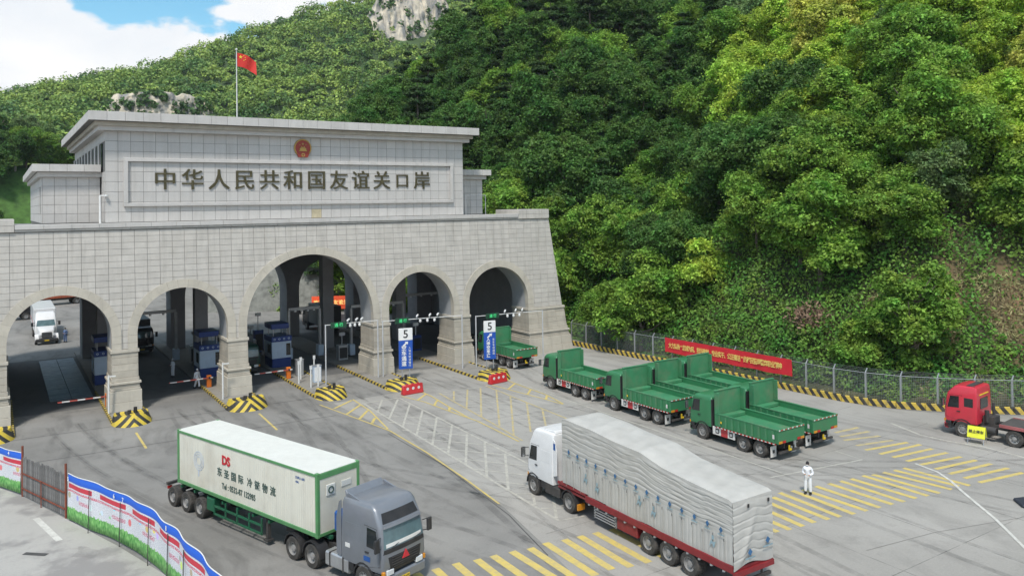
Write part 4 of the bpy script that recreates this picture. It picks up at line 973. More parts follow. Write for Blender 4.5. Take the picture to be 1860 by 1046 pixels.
def rings(levels, n=7, crown=.0):
    """loft of rounded rectangles; levels: (z, x_rear, x_front, half_width, corner_radius_front, corner_radius_rear, crown)"""
    out = []
    for z,xr,xf,hw,rf,rr,cw in levels:
        p = []
        for k in range(n): a = -math.pi/2+math.pi/2*k/(n-1); p.append((xf-rf+rf*math.cos(a), -hw+rf+rf*math.sin(a)))
        for k in range(1,8): t = k/8; y = -hw+rf+(2*hw-2*rf)*t; p.append((xf, y))
        for k in range(n): a = math.pi/2*k/(n-1); p.append((xf-rf+rf*math.cos(a), hw-rf+rf*math.sin(a)))
        for k in range(n): a = math.pi/2+math.pi/2*k/(n-1); p.append((xr+rr+rr*math.cos(a), hw-rr+rr*math.sin(a)))
        for k in range(n): a = math.pi+math.pi/2*k/(n-1); p.append((xr+rr+rr*math.cos(a), -hw+rr+rr*math.sin(a)))
        p = [(x-cw*((y/hw)**2)*max(0,(x-(xr+xf)/2)/((xf-xr)/2)), y) for x,y in p]
        out.append([(x,y,z) for x,y in p])
    return out
def loft(levels, cap=True):
    rg = rings(levels); n = len(rg[0]); mb = MB(); vs = [p for r_ in rg for p in r_]
    fs = [(k*n+i,k*n+(i+1)%n,(k+1)*n+(i+1)%n,(k+1)*n+i) for k in range(len(rg)-1) for i in range(n)]
    if cap: fs += [tuple(range(n))[::-1], tuple(range((len(rg)-1)*n,len(rg)*n))]
    return mb.add(vs, fs)
def lerp_levels(levels, z):
    for a,b in zip(levels[:-1],levels[1:]):
        if a[0] <= z <= b[0]: t = (z-a[0])/(b[0]-a[0]); return [a[i]+(b[i]-a[i])*t for i in range(7)]
    return list(levels[-1])
def front_patch(levels, z0, z1, fr0, fr1, off, inset=0.0, nz=5, ny=9, th=.03):
    """sheet lying on the front of the loft between heights z0..z1; fr = share of the half width"""
    mb = MB(); vs = []
    for s_off in (off, off-th):
        for j in range(nz):
            z = z0+(z1-z0)*j/(nz-1); L_ = lerp_levels(levels,z); fr = fr0+(fr1-fr0)*j/(nz-1); hw = L_[3]*fr
            for i in range(ny):
                y = -hw+2*hw*i/(ny-1); x = L_[2]-L_[6]*((y/L_[3])**2)
                d = abs(y)-(L_[3]-L_[4]); 
                if d > 0: x -= L_[4]-math.sqrt(max(0,L_[4]**2-d*d))
                vs.append((x+s_off,y,z))
    N_ = nz*ny; fs = [(j*ny+i,j*ny+i+1,(j+1)*ny+i+1,(j+1)*ny+i) for j in range(nz-1) for i in range(ny-1)]
    fs2 = [tuple(N_+k for k in f[::-1]) for f in fs]
    rim = [i for i in range(ny)]+[j*ny+ny-1 for j in range(1,nz)]+[(nz-1)*ny+i for i in range(ny-2,-1,-1)]+[j*ny for j in range(nz-2,0,-1)]
    sd_ = [(rim[k],rim[(k+1)%len(rim)],N_+rim[(k+1)%len(rim)],N_+rim[k]) for k in range(len(rim))]
    return mb.add(vs, fs+fs2+sd_)
def side_patch(levels, poly, s, off=.012, th=.03):
    mb = MB(); n = len(poly); vs = []
    for o_ in (off, off-th):
        for x,z in poly: L_ = lerp_levels(levels,z); vs.append((x, s*(L_[3]+o_), z))
    return mb.add(vs, [tuple(range(n)), tuple(range(2*n-1,n-1,-1))]+[(i,(i+1)%n,n+(i+1)%n,n+i) for i in range(n)])
def mirror(root, x, y, z, s, h=.5):
    mb = MB().box(x-.06,x+.06,y+s*.0-.13,y+.13,z-h/2,z+h/2); m = mb.build('mirror', M_black, root, bevel=.03)
    MB().tube([(x-.12,y-s*.3,z+h/2-.05),(x,y,z+h/2-.02)],.02).tube([(x-.12,y-s*.3,z-h/2+.05),(x,y,z-h/2+.05)],.02).build('mirror_arm', M_black, m)
    MB().box(x-.068,x-.061,y-.10,y+.10,z-h/2+.04,z+h/2-.04).build('mirror_glass', M_chrome, m)
def cabover(root, paint, xr, xf, hw, zf, zr, roof, logo=None, rear_win=False, lower=None, spoiler=False, visor=True, wheel_x=None, grille=True, dark_low=False):
    """cab-over lorry cab; zf floor, zr roof height; roof 'flat' or 'high'"""
    L_ = xf-xr; zw0 = zf+.98 if roof != 'flat' else zf+.90; zw1 = zw0+.80
    if roof == 'high':
        lv = [(zf,xr,xf-.06,hw-.03,.16,.08,.05),(zf+.25,xr,xf,hw,.15,.08,.05),(zw0-.1,xr,xf-.02,hw,.16,.08,.06),(zw1,xr,xf-.16,hw-.04,.17,.08,.07),(zw1+.12,xr,xf-.20,hw-.05,.17,.08,.07),(zr-.22,xr+.01,xf-.48,hw-.08,.18,.08,.08),(zr-.06,xr+.04,xf-.64,hw-.13,.17,.10,.08),(zr,xr+.12,xf-.80,hw-.22,.16,.12,.07)]
    else:
        lv = [(zf,xr,xf-.05,hw-.03,.14,.08,.04),(zf+.22,xr,xf,hw,.16,.08,.05),(zw0-.06,xr,xf-.02,hw,.18,.08,.06),(zw1-.05,xr,xf-.17,hw-.05,.20,.08,.06),(zr-.20,xr,xf-.25,hw-.07,.22,.10,.06),(zr-.06,xr+.05,xf-.40,hw-.14,.22,.12,.06),(zr,xr+.16,xf-.58,hw-.26,.2,.14,.05)]
    body_ = loft(lv).build('cab', paint, root, smooth=38)
    front_patch(lv, zw0, zw1, .90, .86, .006).build('windscreen', M_glass, body_, smooth=40)
    if roof == 'high' and visor:
        front_patch(lv, zw1+.17, zr-.33, .84, .78, .010).build('roof_panel', M_black, body_, smooth=40)
        v = MB()
        for k in range(9):
            pass
        front_patch([(a[0],a[1],a[2],a[3],a[4],a[5],a[6]) for a in lv], zw1+.02, zw1+.13, .88, .86, .09, th=.10).build('sun_visor', paint, body_, smooth=40)
    front_patch(lv, zw0-.20, zw0-.02, .93, .90, .012).build('cowl', M_black, body_, smooth=40)
    for s in (-1,1):
        dx0, dx1 = xf-1.18, xf-.26
        win = [(dx0+.16,zw0-.02),(dx1-.02,zw0-.06),(dx1-.20,zw1-.08),(dx0+.16,zw1-.04)]
        side_patch(lv, win, s).build('side_window', M_sideglass, body_)
        side_patch(lv, [(dx0-.022,zf+.055),(dx1+.08,zf+.28),(dx1+.08,zw0-.08),(dx1-.16,zw1-.0),(dx0-.022,zw1+.04)], s, .0035, .02).build('door_seam', M_black, body_)
        side_patch(lv, [(dx0,zw0-.085),(dx1+.06,zw0-.105),(dx1-.17,zw1-.02),(dx0,zw1+.02)], s, .0060, .02).build('door_frame', paint, body_)
        dr = side_patch(lv, [(dx0,zf+.08),(dx1+.06,zf+.30),(dx1+.06,zw0-.12),(dx0,zw0-.10)], s, .006, .02).build('door', paint, body_)
        L2 = lerp_levels(lv,zw0-.25); MB().box(dx0+.08,dx0+.30,s*(L2[3]+.03)-.02,s*(L2[3]+.03)+.02,zw0-.28,zw0-.22).build('door_handle', M_black, dr, bevel=.008)
        if L_ > 2.1: side_patch(lv, [(xr+.22,zw0+.12),(dx0-.16,zw0+.12),(dx0-.16,zw1-.10),(xr+.22,zw1-.10)], s, .008).build('rear_side_window' if rear_win else 'side_panel', M_sideglass if rear_win else paint, body_)
        mirror(root, xf-.08, s*(hw+.26), zw0+.28, s, .55)
        # headlamp, indicator, fender and steps
        hl = MB().box(xf-.16,xf+.005,s*(hw-.42)-.20,s*(hw-.42)+.20,zf-.12,zf+.12).build('headlight', M_lamp, root, bevel=.03)
        MB().box(xf-.18,xf-.02,s*(hw-.10)-.06,s*(hw-.10)+.06,zf-.10,zf+.10).build('indicator', M_amber, hl, bevel=.02)
        if wheel_x is not None:
            f = MB(); prof = []; n = 9
            for k in range(n): a = math.pi*.98*(1-k/(n-1)); prof.append((wheel_x+.66*math.cos(a), .56+.66*math.sin(a)))
            inner = [(wheel_x+.60*math.cos(math.pi*.98*(1-k/(n-1))), .56+.60*math.sin(math.pi*.98*(1-k/(n-1)))) for k in range(n)]
            poly = prof+inner[::-1]
            y0, y1 = sorted((s*(hw-.36), s*(hw+.01))); f.prism(poly,'y',y0,y1); f.build('wheel_arch', M_black, root, smooth=35)
            MB().box(wheel_x+.72 if wheel_x+.72 < xf-.25 else xf-.25,xf-.06,s*(hw-.28)-.24,s*(hw-.28)+.24,.48,.74).box(xf-.5,xf-.15,s*hw-.05,s*hw+.0,.74,zf).build('step', M_black, root, bevel=.02)
            MB().box(xr+.05,wheel_x-.70,s*(hw-.22)-.18,s*(hw-.22)+.18,.62,zf+.0).build('fender', M_black, root, bevel=.03) if wheel_x-.70 > xr+.15 else None
    low = lower or paint
    MB().box(xf-.34,xf-.01,-hw+.04,hw-.04,.42,zf-.135).build('bumper', low, root, bevel=.07)
    if grille:
        gr = front_patch(lv, zf+.12, zf+.62, .66, .74, .012).build('grille', M_black, body_, smooth=40)
        for k in range(5):
            z = zf+.18+k*.10; Lz = lerp_levels(lv,z); MB().box(Lz[2]-.02,Lz[2]+.03,-hw*.60,hw*.60,z-.014,z+.014).build('grille_bar', M_chassis if not dark_low else paint, gr)
    MB().box(xf-.012,xf+.004,-.24,.24,.50,.64).build('number_plate', M_plate, root)
    text_obj('plate_text','桂F 6288', .12, M_blk_txt, face_M((xf+.006,0,.57),(0,1,0),(0,0,1)), root, ext=.002)
    for s in (-.5,.5): MB().tube([(xf+.0,s*hw-.1,zw0+.02),(xf-.06,s*hw+.42,zw0+.10)],.012).build('wiper', M_black, body_)
    return lv, body_
# ---- green dump trucks
M_green = mat('dump_truck_green', (.036,.19,.08), .33, var=.10, scale=1.2, dirt=.30, dirt_c=(.10,.15,.10), dscale=1.1, offs=True)
M_greenin = mat('dump_body_green', (.048,.22,.10), .55, var=.14, scale=1.2, dirt=.6, dirt_c=(.20,.185,.12), dscale=.9, offs=True)
M_rw = stripe_mat('reflector_strip', (.62,.60,.55), (.42,.03,.02), .30, (1,1,0), .4, .4)
M_yelpaint = mat('yellow_paint', (.72,.50,.03), .5, var=.12)
def make_dump(label):
    t = thing('dump_truck', label, 'dump truck', group='green dump trucks parked by the fence'); hw = 1.25
    wheels(t, [(6.25,False),(2.75,True),(1.40,True)], hw)
    for s in (-1,1): MB().box(.15,6.9,s*.42-.05,s*.42+.05,.72,1.02).build('chassis_rail', M_chassis, t)
    cabover(t, M_green, 5.46, 7.5, hw-.02, .98, 2.98, 'flat', wheel_x=6.25, lower=M_green)
    # tipper body: floor, ribbed low sides, tall front board with wrapped ends, tail board
    x0, x1, zf, zt = .0, 5.02, 1.28, 1.95
    bed = MB().box(x0+.05,x1,-hw+.06,hw-.06,zf-.10,zf+.34).build('bed_floor', M_greenin, t)
    for s in (-1,1):
        sd_ = MB().box(x0,x1-.005,s*hw-.035,s*hw+.035,zf-.12,zt).build('side_board', M_green, t, bevel=.012)
        MB().box(x0-.01,x1-.002,s*hw-.055,s*hw+.055,zt+.002,zt+.09).build('side_rail', M_greenin, sd_, bevel=.015)
        for k in range(9): MB().prism([(x0+.30+k*.54-.09,zf-.06),(x0+.30+k*.54+.09,zf-.06),(x0+.30+k*.54+.055,zt-.03),(x0+.30+k*.54-.055,zt-.03)],'y',*sorted((s*(hw+.036),s*(hw+.10)))).build('rib', M_greenin, sd_)
        MB().box(x0+.1,x1-.1,*sorted((s*(hw+.04),s*(hw+.075))),zf-.20,zf-.13).build('reflector_strip', M_rw, sd_)
        MB().box(x0+.16,x0+.30,*sorted((s*(hw+.102),s*(hw+.112))),zf+.16,zf+.42).build('number_mark', M_whiteplate, sd_)
        MB().box(x1-.62,x1-.50,*sorted((s*(hw+.102),s*(hw+.112))),zf+.16,zf+.30).build('number_mark', M_yelpaint, sd_)
    hb = MB(); hb.box(x1,x1+.10,-hw,hw,zf-.1,3.42).box(x1-.34,x1+.001,-hw-.02,-hw+.05,zt+.1,3.40).box(x1-.34,x1+.001,hw-.05,hw+.02,zt+.1,3.40); hbo = hb.build('head_board', M_greenin, t, bevel=.015)
    MB().box(x1-.03,x1+.13,-hw-.03,hw+.03,3.425,3.52).build('head_rail', M_greenin, hbo, bevel=.02)
    for y in (-.75,0,.75): MB().box(x1+.10,x1+.16,y-.06,y+.06,zf,3.40).build('head_rib', M_green, hbo)
    MB().box(x1-.5,x1-.05,-hw+.1,hw-.1,zf+.35,zf+.60).build('cylinder_cover', M_greenin, t, bevel=.03)
    tb = MB().box(x0-.06,x0,-hw-.03,hw+.03,zf-.14,zt-.03).build('tail_board', M_green, t, bevel=.015)
    MB().box(x0-.10,x0-.04,-hw-.05,hw+.05,zt-.025,zt+.10).build('tail_rail', M_greenin, tb, bevel=.015)
    for k in range(12): MB().box(x0-.108,x0-.101,-hw+.05+k*.21,-hw+.17+k*.21,zt+.0,zt+.075).build('reflector_strip', M_whiteplate if k%2 else M_redplate, tb)
    for s in (-1,1):
        MB().box(x0-.085,x0-.062,s*(hw-.20)-.16,s*(hw-.20)+.16,zf-.12,zf+.02).build('tail_light', M_amber, tb); MB().box(x0-.085,x0-.062,s*(hw-.55)-.14,s*(hw-.55)+.14,zf-.12,zf+.02).build('tail_light', M_redlens, tb)
        fl_ = MB().box(.55,.58,s*.96-.26,s*.96+.26,.18,.86).build('mud_flap', M_whiteplate, t); MB().box(.535,.549,s*.96-.09,s*.96+.09,.42,.62).build('flap_mark', M_black, fl_)
        # printed side guard: white, red, white
        gd = MB().box(3.45,5.35,s*1.17-.02,s*1.17+.02,.56,1.08).build('side_guard', M_whiteplate, t); ys = sorted((s*1.192,s*1.199))
        MB().box(4.05,4.62,*ys,.55,1.09).build('guard_print', M_redplate, gd)
        for xa in (3.62,4.80):
            MB().box(xa,xa+.30,*ys,.66,.98).build('guard_print', M_blk_txt, gd); MB().box(xa+.06,xa+.24,*sorted((s*1.2,s*1.205)),.74,.90).build('guard_print', M_whiteplate, gd)
    MB().box(.08,.2,-.95,.95,.45,.58).build('rear_bumper', M_chassis, t); MB().prism([(-.12,.55),(.12,.55),(.12,.88),(.04,.88),(.04,.66),(-.12,.66)],'x',.02,.10).build('tow_hook', M_yelpaint, t)
    MB().box(-.26,.26,-.0,.0,0,0) 
    MB().cyl((5.30,.7,1.1),(5.30,.7,2.75),.10,n=10).box(5.36,5.452,-1.21,1.21,1.0,2.80).build('intake_gap_panel', M_black, t, smooth=40)  # intake pipe, plus a black panel put in as the gap's darkness
    MB().cyl((3.9,-1.0,.78),(4.9,-1.0,.78),.24,n=14).build('fuel_tank', M_chassis, t, smooth=40)
    return t
dump = make_dump('green dump truck of the near file closest to the camera')
dump.location = (41.55,32.3,0); dump.rotation_euler = (0,0,R(90))
for x,y,lab in ((41.5,41.55,'green dump truck in the middle of the near file, behind the tarpaulin lorry'),(41.75,50.3,'green dump truck at the head of the near file beside the gate pier'),(45.25,32.5,'green dump truck parked on the far side of the nearest dump truck'),(45.2,41.9,'green dump truck between the middle dump truck and the one under the banner'),(48.85,42.0,'green dump truck parked right below the red fence banner'),(43.6,64.8,'green dump truck driving into the right hand arch')):
    dup(dump, (x,y,0), R(90), lab)
# ---- container lorry
M_greyblue = mat('grey_blue_paint', (.21,.225,.25), .35, metal=.25, var=.06, coat=.4, dirt=.25, dirt_c=(.20,.19,.17), dscale=1.5)
M_cream = mat('container_white', (.69,.67,.575), .5, var=.05, scale=.8, dirt=.40, dirt_c=(.44,.34,.22), dscale=.55, runs=.25)
M_ctop = mat('container_roof', (.68,.68,.63), .5, var=.05, dirt=.15, dirt_c=(.5,.46,.38))
M_cgreen = mat('container_green', (.095,.27,.105), .5, var=.12, dirt=.3, dirt_c=(.16,.16,.10))
M_dkgreen = mat('trailer_green', (.012,.115,.055), .55, var=.15, dirt=.35, dirt_c=(.08,.09,.07))
M_alu = mat('aluminium_tank', (.52,.53,.54), .38, metal=.6, var=.1, dirt=.3)
M_bluem = mat('blue_paint', (.02,.09,.30), .45, var=.1)
M_logo_red = mat('red_lettering', (.55,.03,.04), .55, var=.08); M_logo_dk = mat('dark_lettering', (.06,.10,.085), .6, var=.1); M_faint = mat('faded_blue_print', (.52,.58,.66), .6, var=.1)
cth = -1.256; cdir = Vector((math.cos(cth),math.sin(cth),0)); clf = Vector((-math.sin(cth),math.cos(cth),0))
c0 = Vector((8.14,46.21,0))+clf*1.22
lorry = thing('container_lorry', 'grey blue lorry tractor with a green skeletal trailer carrying the white container', 'lorry', c0, cth)
wheels(lorry, [(-.50,True),(.88,True),(2.26,True),(10.35,True),(11.75,True),(15.3,False)], 1.25)
for s in (-1,1):
    MB().box(-.9,9.2,s*.5-.07,s*.5+.07,.98,1.32).box(9.2,12.3,s*.5-.07,s*.5+.07,1.20,1.34).build('trailer_rail', M_dkgreen, lorry)
    MB().box(8.8,16.0,s*.43-.06,s*.43+.06,.72,1.02).build('tractor_rail', M_chassis, lorry)
    sg = MB()
    for z in (.55,.95): sg.box(3.6,7.9,s*1.20-.03,s*1.20+.03,z-.05,z+.05)
    for k in range(5): x = 3.65+k*1.05; sg.box(x-.04,x+.04,s*1.20-.03,s*1.20+.03,.5,1.30)
    sg.build('side_guard', M_dkgreen, lorry)
    MB().box(2.95,3.6,s*1.02-.2,s*1.02+.2,.62,1.25).build('tool_box', M_dkgreen, lorry, bevel=.02)
    lg = MB().box(7.95,8.12,s*.95-.08,s*.95+.08,.30,1.3).build('landing_leg', M_chassis, lorry); MB().box(7.85,8.22,s*.95-.16,s*.95+.16,.22,.30).build('foot', M_chassis, lg)
    MB().box(-1.05,-.98,s*1.12-.12,s*1.12+.12,.85,1.0).build('tail_light', M_redlens, lorry)
    for xx in (10.35,11.75):
        pr = [(xx+.66*math.cos(math.pi*k/8), .56+.66*math.sin(math.pi*k/8)) for k in range(9)]; pi_ = [(xx+.61*math.cos(math.pi*k/8), .56+.61*math.sin(math.pi*k/8)) for k in range(9)]
        MB().prism(pr+pi_[::-1],'y',*sorted((s*.70,s*1.26))).build('mudguard', M_black, lorry, smooth=35)
    tk = MB(); yy = s*.93; tk.prism([(yy-.30,.50),(yy-.24,.44),(yy+.24,.44),(yy+.30,.50),(yy+.30,1.0),(yy+.24,1.06),(yy-.24,1.06),(yy-.30,1.0)],'x',12.75,14.3); tko = tk.build('fuel_tank', M_alu, lorry, smooth=30)
    for x in (13.05,13.95): MB().box(x-.04,x+.04,yy-.315,yy+.315,.43,1.075).build('tank_strap', M_chassis, tko)
for k in range(7): MB().box(.2+k*1.35,.32+k*1.35,-1.15,1.15,1.16,1.30).build('cross_member', M_dkgreen, lorry)
MB().box(-1.0,-.85,-1.2,1.2,.55,.68).box(-1.0,-.2,-.08,.08,.68,1.0).build('rear_bumper', M_black, lorry)
MB().box(-1.15,-.95,-1.25,1.25,1.05,1.18).build('rear_beam', M_chassis, lorry)
MB().cyl((11,0,1.10),(11,0,1.20),.5,n=20).build('fifth_wheel', M_chassis, lorry, smooth=40)
clv, cbody = cabover(lorry, M_greyblue, 13.85, 16.55, 1.25, 1.0, 3.66, 'high', wheel_x=15.3, lower=M_greyblue)
for s in (-1,1):
    # rear side fairing and the roof deflector wings
    MB().prism([(13.52,1.15),(13.84,1.10),(13.84,3.52),(13.70,3.42),(13.52,2.7)],'y',*sorted((s*1.17,s*1.235))).build('side_fairing', M_greyblue, lorry, bevel=.015)
    MB().prism([(14.0,3.50),(15.35,3.50),(15.0,3.64),(14.1,3.84)],'y',*sorted((s*.98,s*1.06))).build('roof_fin', M_greyblue, lorry, bevel=.01)
dfl = MB(); dfl.hexa([(13.96,-1.05,3.62),(14.20,-1.05,3.62),(14.20,1.05,3.62),(13.96,1.05,3.62)],[(13.86,-1.02,3.88),(13.94,-1.02,3.90),(13.94,1.02,3.90),(13.86,1.02,3.88)]); dfl.build('roof_deflector', M_greyblue, lorry, bevel=.02)
MB().prism([(.0,1.72),(-.20,1.38),(.20,1.38)],'x',16.56,16.60).build('badge', M_logo_red, lorry)
MB().box(14.15,14.45,-1.262,-1.252,1.62,1.80).build('door_notice', M_whiteplate, lorry); MB().box(15.35,15.75,-1.268,-1.262,1.35,1.55).build('door_print', M_bluem, lorry)
front_patch(clv, 2.02, 2.16, .80, .80, .014).build('dashboard_papers', M_whiteplate, cbody)
front_patch(clv, 1.0, 1.13, .72, .74, .03).build('lower_grille', M_black, cbody)
# dashboard papers seen through the windscreen, hazard wedge behind the cab
pk = MB().box(12.72,13.4,-.75,.75,1.75,2.65); pk.build('generator_set', M_bluem, lorry, bevel=.08)
MB().tube([(13.8,.2,1.9),(13.3,.25,1.45),(12.6,.1,1.35)],.03).tube([(13.8,-.2,1.9),(13.4,-.3,1.4),(12.6,-.2,1.35)],.03).build('air_hose', M_redplate, lorry)
# the container: a thing of its own
cont = thing('reefer_container', 'white refrigerated container with green edges and red and black lettering', 'container', c0+Vector((0,0,1.40)), cth)
Lc, Wc, Hc = 12.19, 1.22, 2.87
MB().box(.10,Lc-.14,-Wc+.10,Wc-.10,.10,Hc-.05).build('inner_box', M_cream, cont)
for s in (-1,1):
    mb = MB(); n = 74; prof = []   # shallow trapezoid corrugation
    for k in range(n):
        xa = .12+(Lc-.30)*k/n; w = (Lc-.30)/n; d = .0
        for u,dd in ((0,0),(.12,0.012),(.42,.012),(.54,0)): prof.append((xa+w*u, dd))
    prof.append((Lc-.18,0)); m_ = len(prof)
    vs = [(x, s*(Wc-.035-dd), .20) for x,dd in prof]+[(x, s*(Wc-.035-dd), Hc-.16) for x,dd in prof]
    mb.add(vs, [(i,i+1,m_+i+1,m_+i) for i in range(m_-1)]); mb.build('side_wall', M_cream, cont)
    MB().box(0.16,Lc-.16,*sorted((s*(Wc-.12),s*Wc)),.03,.20).build('bottom_rail', M_cgreen, cont, bevel=.01); MB().box(.16,Lc-.16,*sorted((s*(Wc-.10),s*Wc)),Hc-.16,Hc-.04).build('top_rail', M_cgreen, cont, bevel=.01)
    for xa in (0,Lc-.16): MB().box(xa,xa+.16,*sorted((s*(Wc-.16),s*Wc)),.12,Hc-.12).build('corner_post', M_cgreen, cont, bevel=.012)
    for xa in (0,Lc-.18):
        for za in (0,Hc-.118): MB().box(xa-.005,xa+.185,*sorted((s*(Wc-.165),s*(Wc+.005))),za,za+.118).build('corner_casting', M_cgreen, cont, bevel=.015)
MB().box(.05,Lc-.05,-Wc+.02,Wc-.02,Hc-.045,Hc-.012).build('roof_sheet', M_ctop, cont, bevel=.01)
MB().box(Lc-.15,Lc-.02,-Wc+.165,Wc-.165,.15,Hc-.30).build('front_wall', M_cream, cont); MB().box(Lc-.13,Lc,-Wc+.165,Wc-.165,Hc-.30,Hc-.05).build('front_header', M_cgreen, cont, bevel=.01); MB().box(Lc-.13,Lc,-Wc+.165,Wc-.165,.02,.16).build('front_sill', M_cgreen, cont, bevel=.01)
MB().box(Lc-.02,Lc+.02,-.72,-.22,1.75,2.25).build('front_hatch', M_ctop, cont, bevel=.06); MB().lathe([(.16,0),(.16,.03),(.11,.03),(.11,0)],(Lc+.02,-.47,2.0),(1,0,0),14).build('fan_grille', M_logo_dk, cont); MB().box(Lc-.02,Lc+.01,.15,.7,1.95,2.2).build('front_panel', M_ctop, cont)
for yy in (-.62,.62): MB().box(-.03,.10,yy-.56,yy+.56,.12,Hc-.14).build('door', M_cream, cont, bevel=.01)
for yy in (-.85,-.4,.4,.85): MB().cyl((-.06,yy,.12),(-.06,yy,Hc-.14),.02,n=8).build('door_rod', M_galv, cont)
yS = -Wc+.028
def cside(x, z): return face_M((x, yS, z),(1,0,0),(0,0,1))
text_obj('logo', 'DS', .62, M_logo_red, cside(4.75,2.02), cont, ext=.006, fat=.022, boldx=.03)
for i,ch in enumerate('东圣国际冷链物流'): text_obj('lettering', ch, .46, M_logo_dk, cside(4.15+i*.64+(.14 if i > 3 else 0),1.35), cont, ext=.006, fat=.008)
text_obj('lettering', 'Tel : 0532-87 132985', .40, M_logo_dk, cside(5.85,.72), cont, ext=.006, fat=.008, sx=.86)
text_obj('lettering', 'DSRU 600', .16, M_bluem, cside(10.9,2.42), cont, ext=.004); text_obj('lettering', '45R1', .14, M_bluem, cside(10.7,2.22), cont, ext=.004)
mb = MB(); 
for k in range(3): mb.lathe([(.22+.12*k,0),(.22+.12*k,.004),(.26+.12*k,.004),(.26+.12*k,0)],(2.15,yS,1.55),(0,-1,0),24)
mb.box(2.1,2.2,yS-.004,yS,.75,1.1); mb.build('faded_emblem', M_faint, cont)
# ---- tarpaulin lorry
M_cabwhite = mat('cab_white', (.74,.74,.74), .35, var=.04, coat=.3, dirt=.2, dirt_c=(.4,.38,.34))
M_tarpred = mat('trailer_red', (.22,.018,.022), .55, var=.18, dirt=.4, dirt_c=(.12,.07,.06))
M_tarp = mat('grey_tarpaulin', (.455,.445,.415), .75, var=.08, scale=1.5, dirt=.3, dirt_c=(.36,.33,.28), dscale=.6, bump=.2, bscale=9)
M_tarpmark = mat('blue_tarp_print', (.04,.13,.27), .7, var=.2); M_tarpmark2 = mat('teal_tarp_print', (.24,.34,.38), .7, var=.2)
tl = thing('tarpaulin_lorry', 'white lorry with red trailer whose load is wrapped in a grey tarpaulin', 'lorry', (26.25,22.4,0), R(90))
wheels(tl, [(2.45,True),(3.75,True),(5.05,True),(11.05,True),(14.30,False)], 1.25)
for s in (-1,1):
    rr = MB().box(.0,9.6,s*1.22-.05,s*1.22+.05,1.02,1.34).build('side_rail', M_tarpred, tl, bevel=.015)
    for k in range(14): MB().prism([(.4+k*.68,1.02),(.52+k*.68,1.02),(.52+k*.68,.93),(.4+k*.68,.96)],'y',*sorted((s*1.20,s*1.275))).build('rope_hook', M_galv, rr)
    MB().box(0,9.8,s*.5-.07,s*.5+.07,.80,1.05).box(9.3,12.2,s*.5-.07,s*.5+.07,1.14,1.25).build('trailer_rail', M_tarpred, tl)
    MB().box(9.6,12.0,s*1.20-.04,s*1.20+.04,1.28,1.42).build('side_rail', M_tarpred, tl)
    MB().box(10.2,15.0,s*.43-.06,s*.43+.06,.72,1.0).build('tractor_rail', M_chassis, tl)
    sg = MB()
    for k in range(4): sg.box(7.3,9.0,s*1.16-.03,s*1.16+.03,.45+.13*k,.50+.13*k)
    for x in (7.35,8.95): sg.box(x-.04,x+.04,s*1.16-.03,s*1.16+.03,.42,1.0)
    sg.build('side_guard', M_galv, tl)
    MB().box(5.8,7.25,s*1.0-.18,s*1.0+.18,.45,1.0).build('tool_box', M_tarpred, tl, bevel=.02)
    MB().prism([(11.05+.64*math.cos(math.pi*k/8), .56+.64*math.sin(math.pi*k/8)) for k in range(9)]+[(11.05+.59*math.cos(math.pi*(8-k)/8), .56+.59*math.sin(math.pi*(8-k)/8)) for k in range(9)],'y',*sorted((s*.70,s*1.26))).build('mudguard', M_black, tl, smooth=35)
    MB().box(10.25,10.36,s*1.0-.22,s*1.0+.22,.35,.65).build('tail_light', M_amber, tl); MB().box(11.9,13.2,s*.95-.26,s*.95+.26,.45,.98).build('fuel_tank', M_chassis, tl, bevel=.05)
    MB().box(-.08,.02,s*1.0-.15,s*1.0+.15,.85,1.0).build('tail_light', M_redlens, tl)
MB().box(0,12.0,-1.2,1.2,1.08,1.20).box(9.5,12.0,-1.2,1.2,1.28,1.36).build('bed', M_tarpred, tl); MB().box(-.1,.05,-1.2,1.2,.85,1.06).build('rear_beam', M_tarpred, tl); MB().box(-.06,.06,-1.05,1.05,.48,.60).box(.0,.05,-.6,-.5,.6,.9).box(.0,.05,.5,.6,.6,.9).build('rear_bumper', M_chassis, tl)
cabover(tl, M_cabwhite, 12.45, 14.95, 1.24, 1.02, 3.72, 'high', wheel_x=14.30, lower=M_black)
for s in (-1,1): MB().prism([(12.12,1.6),(12.44,1.5),(12.44,3.5),(12.25,3.4),(12.12,2.9)],'y',*sorted((s*1.14,s*1.20))).build('side_fairing', M_cabwhite, tl, bevel=.015)
MB().prism([(12.5,3.70),(14.0,3.70),(13.5,3.78),(12.6,3.86)],'y',-.95,.95).build('roof_deflector', M_cabwhite, tl, bevel=.03)
MB().box(12.20,12.38,*sorted((1.205,1.212)),2.95,3.30).build('fairing_print', M_bluem, tl)
M_rope = mat('hemp_rope', (.36,.34,.30), .9, var=.15)
def ztop(s): return float(np.interp(s,[0,.15,2.0,4.0,5.5,7.5,9,11.3,11.6],[3.95,4.02,4.13,4.28,4.60,4.66,4.80,4.86,4.80]))
